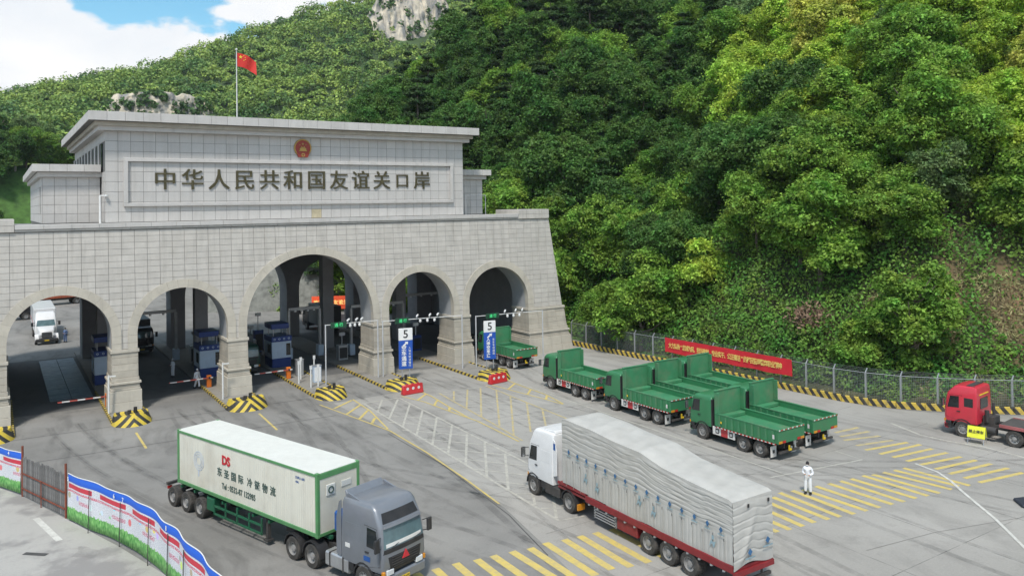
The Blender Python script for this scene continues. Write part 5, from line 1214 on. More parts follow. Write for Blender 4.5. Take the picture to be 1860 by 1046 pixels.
def tarpaulin():
    g = np.random.default_rng(9); S0, S1 = -.03, 11.55; ns, nz, ny = 380, 112, 40; V = []; F = []
    def grid(fn, nu, nv, flip=False):
        o = len(V)
        for j in range(nv+1):
            for i in range(nu+1): V.append(fn(i/nu, j/nv))
        for j in range(nv):
            for i in range(nu):
                q = (o+j*(nu+1)+i, o+j*(nu+1)+i+1, o+(j+1)*(nu+1)+i+1, o+(j+1)*(nu+1)+i); F.append(q[::-1] if flip else q)
    ph = g.uniform(0,6,12)
    def fold(s, h, sd_):
        """outward bulge of the side at length s and relative height h: level folds above, upright pleats below"""
        up = min(1,max(0,(h-.42)/.10)); lo = min(1,max(0,(.46-h)/.10))
        k = h*44+.5*math.sin(s*.55+ph[0]+sd_)+2.2*float(sm_noise(s*.9,h*3,1.0,93))+.7*float(sm_noise(s*3.1,h*9,1.0,94))
        w = .027*(1-math.exp(-(math.sin(k)**2)*12))*up*(.35+.65*float(sm_noise(s*2.2,h*26+9,1.0,91)))+.022*(float(sm_noise(s*1.6,h*30,1.0,92))-.5)*up
        pl = .020*(1-math.exp(-(math.sin(s*13.5+.9*math.sin(s*1.3+ph[3])+.4*math.sin(h*6))**2)*6))*lo
        sag = .02*math.sin(s*.9+ph[4])*math.sin(h*3.1)+.02*math.sin(s*3.3+h*5)
        e = min(1, min(h,1-h)*14)
        return (w+pl)*e+sag*min(1,(1-h)*8)*.7
    for sd_ in (1,-1):
        def fn(u, v):
            s = S0+(S1-S0)*u; zb = 1.36-.02*math.sin(s*2.1)-(.06 if s < 8 else 0)*math.sin(s*.7)**2; zb = zb if s < 9.4 else zb+.08; zt_ = ztop(s)-.05
            z = zb+(zt_-zb)*v; return (s, sd_*(1.215+fold(s,v,sd_)), z)
        grid(fn, ns, nz, sd_ > 0)
    def fn_top(u, v):
        s = S0+(S1-S0)*u; y = -1.215+2.43*v; c = (1-abs(2*v-1)**4)*min(1,u*22,(1-u)*22)
        return (s, y, ztop(s)-.05+.10*c+.018*math.sin(s*7+y*2)*c+.02*math.sin(s*2.2+y*4)*c)
    grid(fn_top, ns, ny)
    def fn_rear(u, v):
        y = -1.215+2.43*u; z = 1.18+(ztop(0)-.05-1.18)*v; hang = .10*math.sin(u*3.14)
        k = v*24+2.2*abs(u-.5)**1.2*3+.6*math.sin(u*5+ph[6]); w = .026*(1-math.exp(-(math.sin(k+1.6*float(sm_noise(u*5,v*4,1.0,95)))**2)*9))*(.4+.6*float(sm_noise(u*6,v*20,1.0,96)))*min(1,(1-v)*10)*min(1,v*8)
        d = .09*math.exp(-((u-.35-.5*(1-v))**2)/.006)*(1-v)
        return (S0-w-d*min(1,v*5)-.04*math.sin(u*3.14)*math.sin(v*3), y, z-.10*(1-v)*math.sin(u*6.3+1))
    grid(fn_rear, ny*2, nz)
    def fn_front(u, v): y = -1.215+2.43*u; return (S1+.03*math.sin(v*20+u*3), y, 1.5+(ztop(S1)-1.55)*v)
    grid(fn_front, ny, 30, True)
    me = np_mesh('tarpaulin', np.array(V), np.array(F), M_tarp); me.polygons.foreach_set('use_smooth', np.ones(len(F),bool))
    o = link('tarpaulin', me, tl)
    # printed marks along the side, rope eyes, edge rope
    def patch(x, z, w, h, m, nm='printed_mark', s=1):
        MB().box(x-w/2,x+w/2,*sorted((s*1.285,s*1.292)),z-h/2,z+h/2).build(nm, m, o)
    for k in range(15):
        x = .55+k*.74; z = 2.62+.62*(x/11.3)**1.1
        MB().prism([(x-.10,z),(x,z-.13),(x+.10,z),(x,z+.13)],'y',1.285,1.293).build('printed_mark', M_tarpmark, o); patch(x,z-.20,.34,.05,M_tarpmark2)
    for x,z in ((1.0,1.95),(4.55,2.05),(5.5,2.25),(8.6,1.95),(9.5,2.15)):
        MB().prism([(x-.16,z+.1),(x-.05,z-.18),(x+.05,z-.02),(x+.2,z-.16),(x+.1,z+.12),(x,z+.05)],'y',1.285,1.293).build('printed_mark', M_tarpmark2, o); patch(x,z+.24,.12,.16,M_tarpmark2)
    for y,z in ((.35,1.75),(-.75,2.0)):
        MB().prism([(y-.14,z),(y,z-.15),(y+.14,z),(y,z+.15)],'x',-.165,-.155).build('printed_mark', M_tarpmark, o); MB().box(-.165,-.155,y-.3,y+.3,z-.26,z-.20).build('printed_mark', M_tarpmark2, o)
    for k in range(18): x = .4+k*.6; z = 2.25+.5*(x/11.3)+.04*math.sin(k*2.3); patch(x,z,.025,.12,M_black,'rope_eye')
    for k in range(19):
        x = .35+k*.60; rp = MB(); zt_ = ztop(x)+.065
        rp.tube([(x,1.285,1.38),(x+.02,1.282,2.1),(x,1.278,2.25+.5*(x/11.3))],.009,n=4).build('rope', M_rope, o)
    for y in (-.9,.35): MB().box(-.12,-.10,y-.05,y+.05,3.55,3.70).build('rope_eye', M_black, o)
tarpaulin()
# ---- red tractor unit with a low-bed, at the right edge
M_redcab = mat('red_cab_paint', (.58,.030,.055), .35, var=.06, coat=.4, dirt=.12)
rt = thing('red_tractor_unit', 'red cab lorry tractor with an empty flat loading deck at the right edge', 'lorry', (0,0,0), 0)
rt.location = (55.9+.66,22.75,0); rt.rotation_euler = (0,0,R(96.1))
wheels(rt, [(6.0,False),(2.9,True),(1.55,True)], 1.25)
cabover(rt, M_redcab, 5.10, 7.22, 1.24, .98, 3.42, 'high', rear_win=True, visor=False, wheel_x=6.0, lower=M_redcab)
MB().box(5.07,5.099,-.62,.62,1.95,2.65).build('rear_window', M_sideglass, rt); MB().box(5.07,5.098,-.75,.75,2.85,2.93).build('rear_lettering_band', M_yelpaint, rt)
MB().box(5.45,5.85,-.9,.9,3.40,3.46).tube([(5.3,-1.0,3.38),(5.3,-1.0,3.6),(5.3,1.0,3.6),(5.3,1.0,3.38)],.02).build('roof_rack', M_chassis, rt)
for s in (-1,1):
    MB().box(-3.5,6.9,s*.43-.06,s*.43+.06,.75,1.05).build('chassis_rail', M_chassis, rt)
    MB().box(-4.0,3.75,s*1.22-.05,s*1.22+.05,1.12,1.32).build('deck_rail', mat('faded_red_paint' if s > 0 else 'faded_red_paint_b', (.34,.10,.10), .6, var=.2, dirt=.4), rt, bevel=.01)
    MB().prism([(6.0+.66*math.cos(math.pi*k/8), .56+.66*math.sin(math.pi*k/8)) for k in range(9)]+[(6.0+.6*math.cos(math.pi*(8-k)/8), .56+.6*math.sin(math.pi*(8-k)/8)) for k in range(9)],'y',*sorted((s*.9,s*1.255))).build('mudguard', M_black, rt, smooth=35)
    MB().cyl((4.0,s*.95,.72),(4.9,s*.95,.72),.26,n=14).build('fuel_tank', M_chassis, rt, smooth=40)
MB().box(-4.0,3.8,-1.18,1.18,1.16,1.28).build('deck', mat('deck_plate', (.075,.07,.068), .7, var=.25, dirt=.4), rt)
MB().cyl((4.6,-.3,1.1),(4.6,-.3,2.3),.09,n=10).box(4.3,5.0,-.5,.5,1.05,1.5).cyl((4.75,.45,1.1),(4.75,.45,1.9),.14,n=10).build('exhaust', M_chassis, rt, smooth=40)
# ---- box lorries waiting under the hall and beyond
def box_lorry(label, loc, rz, paint, boxm, name='box_lorry', L=8.2, group=None):
    t = thing(name, label, 'lorry', loc, rz, group); wheels(t, [(1.6,True),(6.6,False)], 1.22)
    for s in (-1,1): MB().box(.1,7.0,s*.43-.06,s*.43+.06,.72,1.0).build('chassis_rail', M_chassis, t)
    cabover(t, paint, 5.75, L, 1.2, .95, 2.95, 'flat', wheel_x=6.6, lower=M_black)
    MB().box(0,5.6,-1.22,1.22,1.1,3.6).build('cargo_box', boxm, t, bevel=.04); MB().box(.05,.12,-1.0,1.0,.5,.65).build('rear_bumper', M_chassis, t)
    return t
M_dkbox = mat('dark_grey_box', (.06,.07,.075), .5, var=.15); M_dkgrn = mat('dark_green_cab', (.015,.05,.035), .45, var=.15); M_orange = mat('rust_orange_container', (.42,.10,.045), .6, var=.15, dirt=.3)
M_blackcab = mat('black_cab_paint', (.018,.018,.02), .35, var=.15)
box_lorry('dark lorry facing the camera under the second arch from the left', (13.6,105.5,0), R(-90), M_blackcab, M_dkbox)
box_lorry('dark green lorry waiting behind the pier left of the central arch', (20.2,86.3,0), R(-90), M_dkgrn, M_dkbox)
box_lorry('dark lorry in the shade under the arch right of the centre', (35.6,97,0), R(90), M_blackcab, M_dkbox)
def container_lorry_far(label, loc, rz, boxm, paint):
    t = thing('container_lorry', label, 'lorry', loc, rz); wheels(t, [(.9,True),(2.2,True),(9.6,True),(13.0,False)], 1.22)
    for s in (-1,1): MB().box(0,13.4,s*.43-.07,s*.43+.07,.8,1.15).build('chassis_rail', M_chassis, t)
    b = MB().box(0,11.9,-1.22,1.22,1.2,4.0).build('container', boxm, t, bevel=.03)
    for k in range(24):
        for s in (-1,1): MB().box(.3+k*.48,.52+k*.48,*sorted((s*1.22,s*1.255)),1.35,3.85).build('corrugation', boxm, b)
    cabover(t, paint, 12.1, 14.2, 1.2, .95, 2.95, 'flat', wheel_x=13.0, lower=M_black); return t
container_lorry_far('rust orange container lorry in the yard far beyond the left arch', (2.0,157,0), R(14), M_orange, M_redcab)
container_lorry_far('dark container lorry in the yard at the left, beyond the left arch', (-9.5,139,0), R(8), M_dkbox, M_blackcab)
# ---- white bonneted lorry seen through the left arch
wb = thing('bonneted_lorry', 'white bonneted lorry approaching the left arch from the yard behind', 'lorry', (5.0,123.0,0), R(-90))
wheels(wb, [(1.2,True),(2.5,True),(10.2,False)], 1.25)
for s in (-1,1): MB().box(.2,10.8,s*.43-.06,s*.43+.06,.72,1.0).build('chassis_rail', M_chassis, wb)
lvw = [(1.0,6.6,8.9,1.15,.12,.08,.03),(1.3,6.6,8.95,1.2,.14,.08,.04),(2.0,6.6,8.9,1.2,.16,.08,.05),(2.75,6.6,8.55,1.12,.2,.08,.06),(3.35,6.7,8.0,1.05,.2,.1,.06),(3.6,6.8,7.5,.9,.2,.1,.05)]
cb = loft(lvw).build('cab', M_cabwhite, wb, smooth=38); front_patch(lvw, 2.02, 2.72, .86, .82, .006).build('windscreen', M_glass, cb, smooth=40)
for s in (-1,1): side_patch(lvw, [(7.4,2.05),(8.6,2.0),(8.35,2.65),(7.4,2.68)], s).build('side_window', M_sideglass, cb)
hd = MB(); hd.hexa([(8.8,-1.0,.95),(11.0,-.82,.75),(11.0,.82,.75),(8.8,1.0,.95)],[(8.8,-1.0,2.02),(10.85,-.72,1.72),(10.85,.72,1.72),(8.8,1.0,2.02)]); hd.build('bonnet', M_cabwhite, wb, bevel=.12, smooth=40)
gr = MB().box(10.93,11.06,-.52,.52,.86,1.50).build('grille', M_black, wb, bevel=.03)
for k in range(6): MB().box(11.06,11.08,-.48,.48,.92+k*.1,.95+k*.1).build('grille_bar', M_chrome, gr)
for s in (-1,1):
    MB().box(10.7,11.02,s*.72-.16,s*.72+.16,1.0,1.28).build('headlight', M_lamp, wb, bevel=.04); MB().prism([(10.2+.68*math.cos(math.pi*k/8), .56+.68*math.sin(math.pi*k/8)) for k in range(9)]+[(10.2+.6*math.cos(math.pi*(8-k)/8), .56+.6*math.sin(math.pi*(8-k)/8)) for k in range(9)],'y',*sorted((s*.8,s*1.25))).build('fender', M_cabwhite, wb, smooth=35); mirror(wb, 8.9, s*1.45, 2.3, s, .5)
MB().box(10.9,11.2,-1.2,1.2,.36,.74).build('bumper', M_black, wb, bevel=.06); MB().box(11.2,11.21,-.24,.24,.48,.62).build('number_plate', M_plate, wb)
MB().box(-4.5,6.2,-1.22,1.22,1.25,3.9).build('trailer_box', M_cabwhite, wb, bevel=.05); MB().box(-4.4,6.1,-1.225,1.225,1.9,2.05).build('box_stripe', M_redplate, wb)
# ---- unidentified dark thing at the right edge, shape invented as a low wedge
wd = MB(); wd.prism([(44.6,20.35),(45.35,21.15),(46.8,20.6),(46.4,19.2),(45.4,19.2)],'z',.01,.16); tag(wd.build('dark_wedge', mat('dark_navy', (.025,.03,.042), .7, var=.2), None, bevel=.05), 'dark navy wedge of unknown kind lying at the right edge', 'wedge')
# ------------------------------------------------------------------ islands, prows and lane furniture
M_kerbstripe = stripe_mat('kerb_stripes', (.58,.42,.06), (.035,.033,.03), .62, (.25,.9,.6), .7, .6)
M_chev = stripe_mat('chevron_stripes', (.62,.46,.05), (.03,.03,.028), .46, (.75,0,.78), .65, .35, True)
M_diag = stripe_mat('diagonal_stripes', (.62,.46,.05), (.03,.03,.028), .44, (.72,.15,.72), .65, .35)
M_isl = ground_mat('island_concrete', (.27,.255,.23), .15, .4, .2, (1,1,1), 3.0)
ISL = [(-.5,1.35,65.9,'V'),(8.55,1.25,65.3,'V'),(17.0,1.45,64.6,'V'),(23.85,1.2,63.9,'D'),(30.25,1.4,63.2,'D'),(38.8,1.4,61.6,'D')]
names = ['at the left picture edge','left of the second arch','left of the central arch','in the middle of the central arch','right of the central arch','before the right hand arch']
for (xc,hw,ty,kind),nm in zip(ISL,names):
    t = thing('traffic_island', 'traffic island with yellow and black striped prow '+nm, 'traffic island', (xc,ty,0))
    MB().box(-hw,hw,1.6,5.0,0,.155).box(-hw,hw,5.0,38,0,.155).build('island_slab', M_isl, t)
    for s in (-1,1):
        for k in range(10): MB().box(*sorted((s*(hw-.02),s*(hw+.14))),1.62+k*1.25+.005,1.62+(k+1)*1.25-.005,0,.235).build('kerb_stone', M_kerbstripe, t, bevel=.02)
    # bull-nosed prow: rounded plan, sloping face, painted stripes
    n = 14; lo = []; hi = []
    for k in range(n+1): a = math.pi+math.pi*k/n; lo.append((hw*1.12*math.cos(a), 1.55+1.55*math.sin(a))); hi.append((hw*.92*math.cos(a), 1.55+1.0*math.sin(a)))
    lo += [(hw*1.12,2.1),(-hw*1.12,2.1)]; hi += [(hw*.92,2.1),(-hw*.92,2.1)]; m_ = len(lo)
    mb = MB(); mb.add([(x,y,0) for x,y in lo]+[(x,y,.78) for x,y in hi]+[(x*.82,1.55+(y-1.55)*.8,.72) for x,y in hi], [(i,(i+1)%m_,m_+(i+1)%m_,m_+i) for i in range(m_)]+[(m_+i,m_+(i+1)%m_,2*m_+(i+1)%m_,2*m_+i) for i in range(m_)]+[tuple(range(2*m_,3*m_))])
    mb.build('prow', M_chev if kind == 'V' else M_diag, t)
    MB().cyl((.25,1.5,.7),(.25,1.5,1.15),.13,n=12).box(-.30,-.05,1.3,1.55,.70,.98).build('marker_lamp', M_black, t, smooth=40)
# red water-filled barriers
M_wred = mat('red_plastic', (.52,.025,.03), .4, var=.1, dirt=.2)
def water_barrier(loc, rz, label):
    t = thing('water_barrier', label, 'barrier', loc, rz, 'red plastic barriers before the islands')
    pr = [(-.26,0),(.26,0),(.26,.12),(.15,.42),(.10,.82),(-.10,.82),(-.15,.42),(-.26,.12)]
    MB().prism(pr,'x',-1.0,1.0).build('shell', M_wred, t, bevel=.05, smooth=40)
    for x in (-.55,0,.55):
        for y in (-1,1): MB().cyl((x,y*.17,.50),(x,y*.125,.50),.13,.10,n=14).build('hole', M_whiteplate, t, smooth=40)
        MB().cyl((x,0,.80),(x,0,.88),.09,n=12).build('filler_cap', M_wred, t, smooth=40)
water_barrier((30.0,62.35,0), R(4), 'red plastic water barrier before the island right of the central arch')
water_barrier((38.1,61.4,0), R(8), 'red plastic water barrier before the right hand island')
# lane signs
M_signblue = mat('sign_blue', (.015,.085,.42), .45, var=.06); M_signwhite = mat('sign_white', (.78,.78,.77), .5, var=.04)
def lane_sign(loc, txt, small, label, w=1.3):
    t = thing('lane_sign', label, 'sign', loc, R(-12))
    for x in (-.35,.35): MB().box(x-.04,x+.04,-.04,.04,.15,1.2).build('leg', M_galv, t)
    p = MB().box(-w/2,w/2,-.09,.09,1.10,3.72).build('blue_panel', M_signblue, t, bevel=.015); q = MB().box(-w/2,w/2,-.092,.092,3.74,4.84).build('number_panel', M_signwhite, t, bevel=.015)
    def F(x,z,s=1): return face_M((x,-.10,z),(1,0,0),(0,0,1))
    text_obj('number', '5', 1.05, M_blk_txt, F(0,4.29), q, ext=.006, fat=.012)
    n = len(txt); h = 1.95/n
    for i,ch in enumerate(txt): text_obj('lettering', ch, min(.50,h*.98), M_signwhite, F(-.18,3.02-h*i), p, ext=.006, fat=.012)
    for i,ch in enumerate(small): text_obj('small_lettering', ch, .24, M_signwhite, F(.36,3.0-.27*i), p, ext=.006)
    MB().prism([(-.30,3.28),(-.02,3.52),(-.10,3.60),(.22,3.62),(.18,3.32),(.10,3.42),(-.20,3.18)],'y',-.108,-.098).build('arrow', M_signwhite, p)
lane_sign((31.75,67.3,0), '空车通道', '入境车辆请慢行', 'blue lane sign numbered five before the arch right of the centre')
lane_sign((40.35,66.4,0), '入境空车道', '货车专用通道', 'blue lane sign numbered five before the right hand arch', 1.2)
# gantries with lamps and a green signal board
M_sigboard = mat('signal_board', (.01,.06,.03), .5, var=.1); M_ledgreen = emis('green_led', (.05,.55,.18), .55)
M_polegrey = mat('pale_grey_pole', (.50,.51,.52), .5, var=.08)
def gantry(xa, ya, xb, yb, h, label):
    t = thing('signal_gantry', label, 'gantry', (xa,ya,0)); dx, dy = xb-xa, yb-ya
    MB().cyl((0,0,.15),(0,0,h),.062,n=10).build('post', M_polegrey, t, smooth=40); MB().cyl((dx,dy,.15),(dx,dy,h),.062,n=10).build('post', M_polegrey, t, smooth=40)
    bm_ = MB().bar((0,0,h-.05),(dx,dy,h-.05),.06,.06).build('beam', M_white, t)
    f = .24; bx_ = MB().box(dx*f-.75,dx*f+.75,dy*f-.12,dy*f+.08,h-.40,h+.12).build('signal_board', M_sigboard, t, bevel=.02)
    text_obj('signal_text', '通 行', .36, M_ledgreen, face_M((dx*f,dy*f-.125,h-.14),(1,0,0),(0,0,1)), bx_, ext=.004, fat=.006)
    for k in range(3):
        u = .46+.09*k; c = MB(); c.lathe([(0,-.02),(.10,-.05),(.13,-.18),(.09,-.30),(0,-.32)],(dx*u,dy*u-.05,h-.10),(0,0,1),12); c.build('floodlight', M_signwhite, t, smooth=50)
    for u in (.42,.58,.68):
        c = MB(); c.bar((dx*u-.15,dy*u-.25,h+.20),(dx*u+.18,dy*u+.1,h+.30),.14,.14).cyl((dx*u,dy*u,h),(dx*u,dy*u,h+.22),.03,n=6); c.build('camera', M_signwhite, t, bevel=.02)
gantry(24.9,69.6,29.95,69.5,5.55,'white signal gantry with green board across the right half of the central arch')
gantry(30.45,69.5,38.35,68.3,5.40,'white signal gantry with green board across the arch right of the centre')
gantry(39.75,68.0,47.35,67.3,5.20,'white signal gantry with green board across the right hand arch')
# inspection booths
M_boothblue = mat('booth_blue', (.015,.045,.20), .45, var=.1); M_boothpale = mat('booth_pale_blue', (.50,.60,.72), .5, var=.06)
def booth(loc, label, copy=None):
    if copy: return dup(copy, loc, 0, label)
    t = thing('inspection_booth', label, 'booth', loc, group='blue inspection booths on the islands'); 
    MB().box(-.95,.95,-1.3,1.3,.15,1.05).build('base', M_boothblue, t, bevel=.02); b = MB().box(-.98,.98,-1.32,1.32,1.06,2.72).build('wall_panel', M_boothpale, t, bevel=.02)
    for s in (-1,1): MB().box(*sorted((s*.985,s*.992)),-.9,.2,1.5,2.45).build('window', M_sideglass, b)
    MB().box(.45,.9,-1.335,-1.322,1.3,2.5).build('window', M_sideglass, b); MB().box(-1.02,1.02,-1.36,1.36,2.73,3.25).build('fascia', M_boothblue, t, bevel=.02)
    for i in range(4): MB().lathe([(.10,0),(.10,.01),(.06,.01),(.06,0)],(-.72+i*.48,-1.362,3.0),(0,-1,0),12).build('fascia_mark', M_boothpale, t)
    for x in (-.7,.7):
        for y in (-.8,.8): MB().box(x-.03,x+.03,y-.03,y+.03,3.25,4.0).build('roof_post', M_galv, t)
    MB().box(-1.0,.8,-1.2,1.2,4.0,4.5).build('roof_box', M_boothblue, t, bevel=.03)
    return t
b0 = booth((8.4,83.5,0), 'blue and white inspection booth on the island left of the second arch')
booth((17.0,80.6,0), 'blue and white inspection booth on the island left of the central arch', b0); booth((24.0,81.2,0), 'blue and white inspection booth in the middle of the central arch', b0)
# lifting barriers
M_orange2 = mat('barrier_orange', (.72,.18,.02), .45, var=.1); M_armstripe = stripe_mat('barrier_arm_stripes', (.72,.71,.69), (.45,.08,.06), 1.1, (1,0,0), .5, .2)
def lift_barrier(loc, ln, label):
    t = thing('lifting_barrier', label, 'barrier', loc, 0, 'orange lifting barriers closing the lanes')
    MB().box(-.19,.19,-.19,.19,.15,1.22).build('cabinet', M_orange2, t, bevel=.03); MB().bar((.3,-.24,1.02),(-ln,-.24,1.0),.05,.10).build('arm', M_armstripe, t); MB().cyl((0,-.18,1.02),(0,-.28,1.02),.09,n=12).build('pivot', M_black, t, smooth=40)
lift_barrier((7.55,72.9,0),3.6,'orange lifting barrier with lowered arm in the left arch'); lift_barrier((15.95,75.1,0),3.4,'orange lifting barrier with lowered arm in the second arch'); lift_barrier((22.9,74.2,0),3.2,'orange lifting barrier with lowered arm left of the middle island')
# white reader posts and cabinets on the middle island
def reader_post(loc, h, label):
    mb = MB(); mb.cyl((0,0,.15),(0,0,h),.07,n=10); mb.box(-.10,.10,-.06,.06,h-.35,h); o = mb.build('reader_post', M_white, None, smooth=40); o.location = loc; tag(o, label, 'post', 'white reader posts on the middle island')
for i,(x,y,h) in enumerate(((23.05,71.6,2.2),(23.75,73.2,2.2),(23.4,69.3,2.1),(24.1,69.4,2.1),(24.9,72.8,2.3))): reader_post((x,y,0), h, ['white reader post leftmost on the middle island','white reader post behind the pair on the middle island','white reader post nearest left on the middle island','white reader post nearest right on the middle island','white reader post rightmost beside the gantry post'][i])
for i,(x,y) in enumerate(((24.6,71.2),(24.2,75.0))):
    t = thing('control_cabinet', ['pale control cabinet beside the gantry post on the middle island','grey control cabinet before the middle booth'][i], 'cabinet', (x,y,.15)); MB().box(-.35,.35,-.25,.25,0,1.5).build('body', M_boothpale if i == 0 else M_galv, t, bevel=.02); MB().box(-.30,.30,-.262,-.251,.1,1.4).build('door', M_signwhite if i == 0 else M_galv, t); MB().box(-.38,.38,-.3,.3,1.5,1.56).build('cap', M_galv, t)
for i,x in enumerate((15.9,7.3)):
    t = MB().cyl((0,0,.15),(0,0,3.2),.07,n=10).box(-.06,.5,-.05,.05,3.05,3.15); o = t.build('height_post', M_white, None, smooth=40); o.location = (x,69.6 if i == 0 else 69.9,0); tag(o, ['white pole in front of the pier left of the central arch','white pole in front of the pier left of the second arch'][i], 'pole')
# detection frames and equipment racks under the hall
def lane_frame(x0, x1, y, label):
    t = thing('detection_frame', label, 'frame', (0,0,0)); M_ = M_galv
    for x in (x0,x1): MB().box(x-.12,x+.12,y-.2,y+.2,.15,5.2).build('upright', M_, t, bevel=.02); MB().box(x-.3,x+.3,y-.45,y+.45,.15,1.3).build('cabinet', M_boothpale, t, bevel=.03)
    b_ = MB().box(x0,x1,y-.15,y+.15,5.2,5.5).build('cross_beam', M_, t)
    for k in range(4): u = x0+(x1-x0)*(k+1)/5; MB().cyl((u,y-.2,5.05),(u,y-.2,5.2),.12,n=10).build('sensor', M_signwhite, b_)
lane_frame(9.6,16.0,91,'grey detection frame spanning the lane under the second arch')
lane_frame(26.0,29.4,84,'grey detection frame behind the right half of the central arch')
lane_frame(32.2,38.4,82,'grey detection frame under the arch right of the centre')
lane_frame(40.8,47.8,88,'grey detection frame under the right hand arch')
for i,(x,y,h) in enumerate(((22.8,87,3.2),(24.4,90,4.1),(30.4,80,2.6),(39.0,80,2.8),(17.3,88,3.0))):
    t = thing('equipment_rack', ['dark equipment rack behind the middle booth','tall dark equipment rack deep behind the middle booth','dark equipment rack behind the pier right of the centre','dark equipment rack behind the pier before the right arch','dark equipment rack behind the booth left of the centre'][i], 'cabinet', (x,y,.15))
    MB().box(-.5,.5,-.4,.4,0,h*.6).build('body', M_boothblue if i%2 else M_galv, t, bevel=.02); MB().box(-.42,.42,-.412,-.401,.2,h*.5).build('door', M_black, t); MB().cyl((0,0,h*.6),(0,0,h),.05,n=8).box(-.3,.3,-.1,.1,h-.1,h+.25).build('mast', M_signwhite if i%2 else M_galv, t)
# weighbridge plate in the left lane
wbp = thing('weighbridge', 'blue grey steel weighbridge deck set in the left lane', 'weighbridge', (0,0,0)); M_wb = mat('weighbridge_steel', (.20,.235,.27), .5, metal=.2, var=.2, scale=1.5, dirt=.5, dirt_c=(.06,.06,.06), dscale=.9)
for k in range(9): MB().box(3.7,5.3,78.2+k*2.4+.02,80.6+k*2.4-.02,.0,.06).build('deck_plate', M_wb, wbp); MB().box(5.35,6.95,78.2+k*2.4+.02,80.6+k*2.4-.02,.0,.06).build('deck_plate', M_wb, wbp)
# ------------------------------------------------------------------ yard behind the gate
M_ret = mat('embankment_stone', (.20,.205,.185), .9, var=.35, scale=1.2, bump=.8, bscale=3)
mb = MB(); mb.hexa([(26,131,0),(57,112.5,0),(60,120,0),(29,139,0)],[(27.5,133.5,7.5),(58,115.5,8.5),(60,120,8.5),(29,139,7.5)]); tag(mb.build('retaining_wall', M_ret, None), 'grey stone retaining wall beyond the hall, seen through the central arch', 'wall')
led = thing('red_led_sign', 'red and orange notice board seen through the central arch', 'sign', (41.5,113.5,0), R(-28)); M_ledred = emis('led_red', (.75,.10,.04), .5)
MB().box(-2.8,2.8,-.1,.1,1.1,3.0).build('panel', M_ledred, led); text_obj('lettering','欢迎来到友谊关',.72,emis('led_yellow',(.9,.65,.2),.9),face_M((0,-.11,2.05),(1,0,0),(0,0,1)),led,ext=.004,fat=.01)
for x in (-2,2): MB().box(x-.06,x+.06,-.06,.06,0,1.1).build('leg', M_galv, led)
# ------------------------------------------------------------------ fence, striped kerb and banner along the foot of the hill
FL = [(55.55,73.2),(55.95,65),(56.55,58),(56.95,50),(57.0,43.5),(57.2,39.2),(58.2,36.0),(60.0,33.6),(62.4,30.9),(65.4,28.0),(70,23.6),(76,18)]
def walk(pts, step):
    out = []; acc = 0.0; need = 0.0
    for (xa,ya),(xb,yb) in zip(pts[:-1],pts[1:]):
        L_ = math.hypot(xb-xa,yb-ya); d = need
        while d <= L_: t = d/L_; out.append((xa+(xb-xa)*t, ya+(yb-ya)*t)); d += step
        need = d-L_
    return out
fence = thing('wire_fence', 'grey steel post and wire mesh fence along the foot of the hill', 'fence'); FP = walk(FL,2.55); FH = 2.45
M_wire = mat('fence_wire', (.26,.29,.29), .5, metal=.3, var=.1); M_post = mat('fence_post', (.36,.38,.385), .5, metal=.3, var=.1)
for i,(x,y) in enumerate(FP):
    mb = MB(); mb.box(-.055,.055,-.055,.055,0,FH).hexa([(-.04,-.04,FH),(.04,-.04,FH),(.04,.04,FH),(-.04,.04,FH)],[(.22,-.03,FH+.34),(.28,-.03,FH+.30),(.28,.03,FH+.30),(.22,.03,FH+.34)]); o = mb.build('post', M_post, fence); o.location = (x,y,0)
    if i+1 < len(FP):
        x2,y2 = FP[i+1]; a = Vector((x,y,0)); b = Vector((x2,y2,0)); pm = MB()
        for k in range(17): z = .42+k*.125; pm.bar(a+Vector((0,0,z)), b+Vector((0,0,z)), .012, .012)
        for k in range(1,20): p = a.lerp(b,k/20); pm.bar(p+Vector((0,0,.42)), p+Vector((0,0,FH-.03)), .010, .010)
        pn = pm.build('wire_panel', M_wire, fence, fixn=False); MB().bar(a+Vector((0,0,FH-.02)), b+Vector((0,0,FH-.02)), .05, .05).build('top_rail', M_post, pn)
        bw = MB()
        for k in range(3): q = Vector((.07+.08*k,0,FH+.10+.10*k)); bw.bar(a+q, b+q, .012, .012)
        bw.build('barbed_wire', M_wire, pn)
kerb = thing('striped_kerb', 'low yellow and black striped concrete kerb wall in front of the wire fence', 'kerb'); M_ks = stripe_mat('wall_stripes', (.60,.43,.07), (.035,.033,.03), .56, (.35,-.75,.62), .7, .55)
KL = [(x-.38,y-.10) for x,y in FL]; KP = walk(KL,2.0)
for (xa,ya),(xb,yb) in zip(KP[:-1],KP[1:]):
    a = Vector((xa,ya,.25)); b = Vector((xb,yb,.25)); d = (b-a).normalized()*.008; MB().bar(a+d,b-d,.26,.52).build('kerb_block', M_ks, kerb, bevel=.02)
M_banner = mat('banner_red', (.58,.018,.030), .6, var=.10, scale=.8); M_bantext = mat('banner_yellow', (.80,.60,.16), .6, var=.05)
bn = thing('fence_banner', 'long red cloth banner with yellow lettering tied to the wire fence', 'banner'); BA, BB = Vector((56.28,58.6,0)), Vector((56.72,43.8,0)); vs = []; n = 40
for s in (0,1):
    for i in range(n+1):
        p = BA.lerp(BB,i/n); w = .03*math.sin(i*1.3)+.02*math.sin(i*.5)
        for z in (1.18+.03*math.sin(i*.7),1.9,2.62-.02*math.sin(i*.9)**2): vs.append((p.x-.06+w*(z < 2.5)+s*.012,p.y,z))
fs = [(3*i+j,3*i+3+j,3*i+4+j,3*i+1+j) for i in range(n) for j in range(2)]; o_ = 3*(n+1); fs += [tuple(k+o_ for k in f[::-1]) for f in fs]
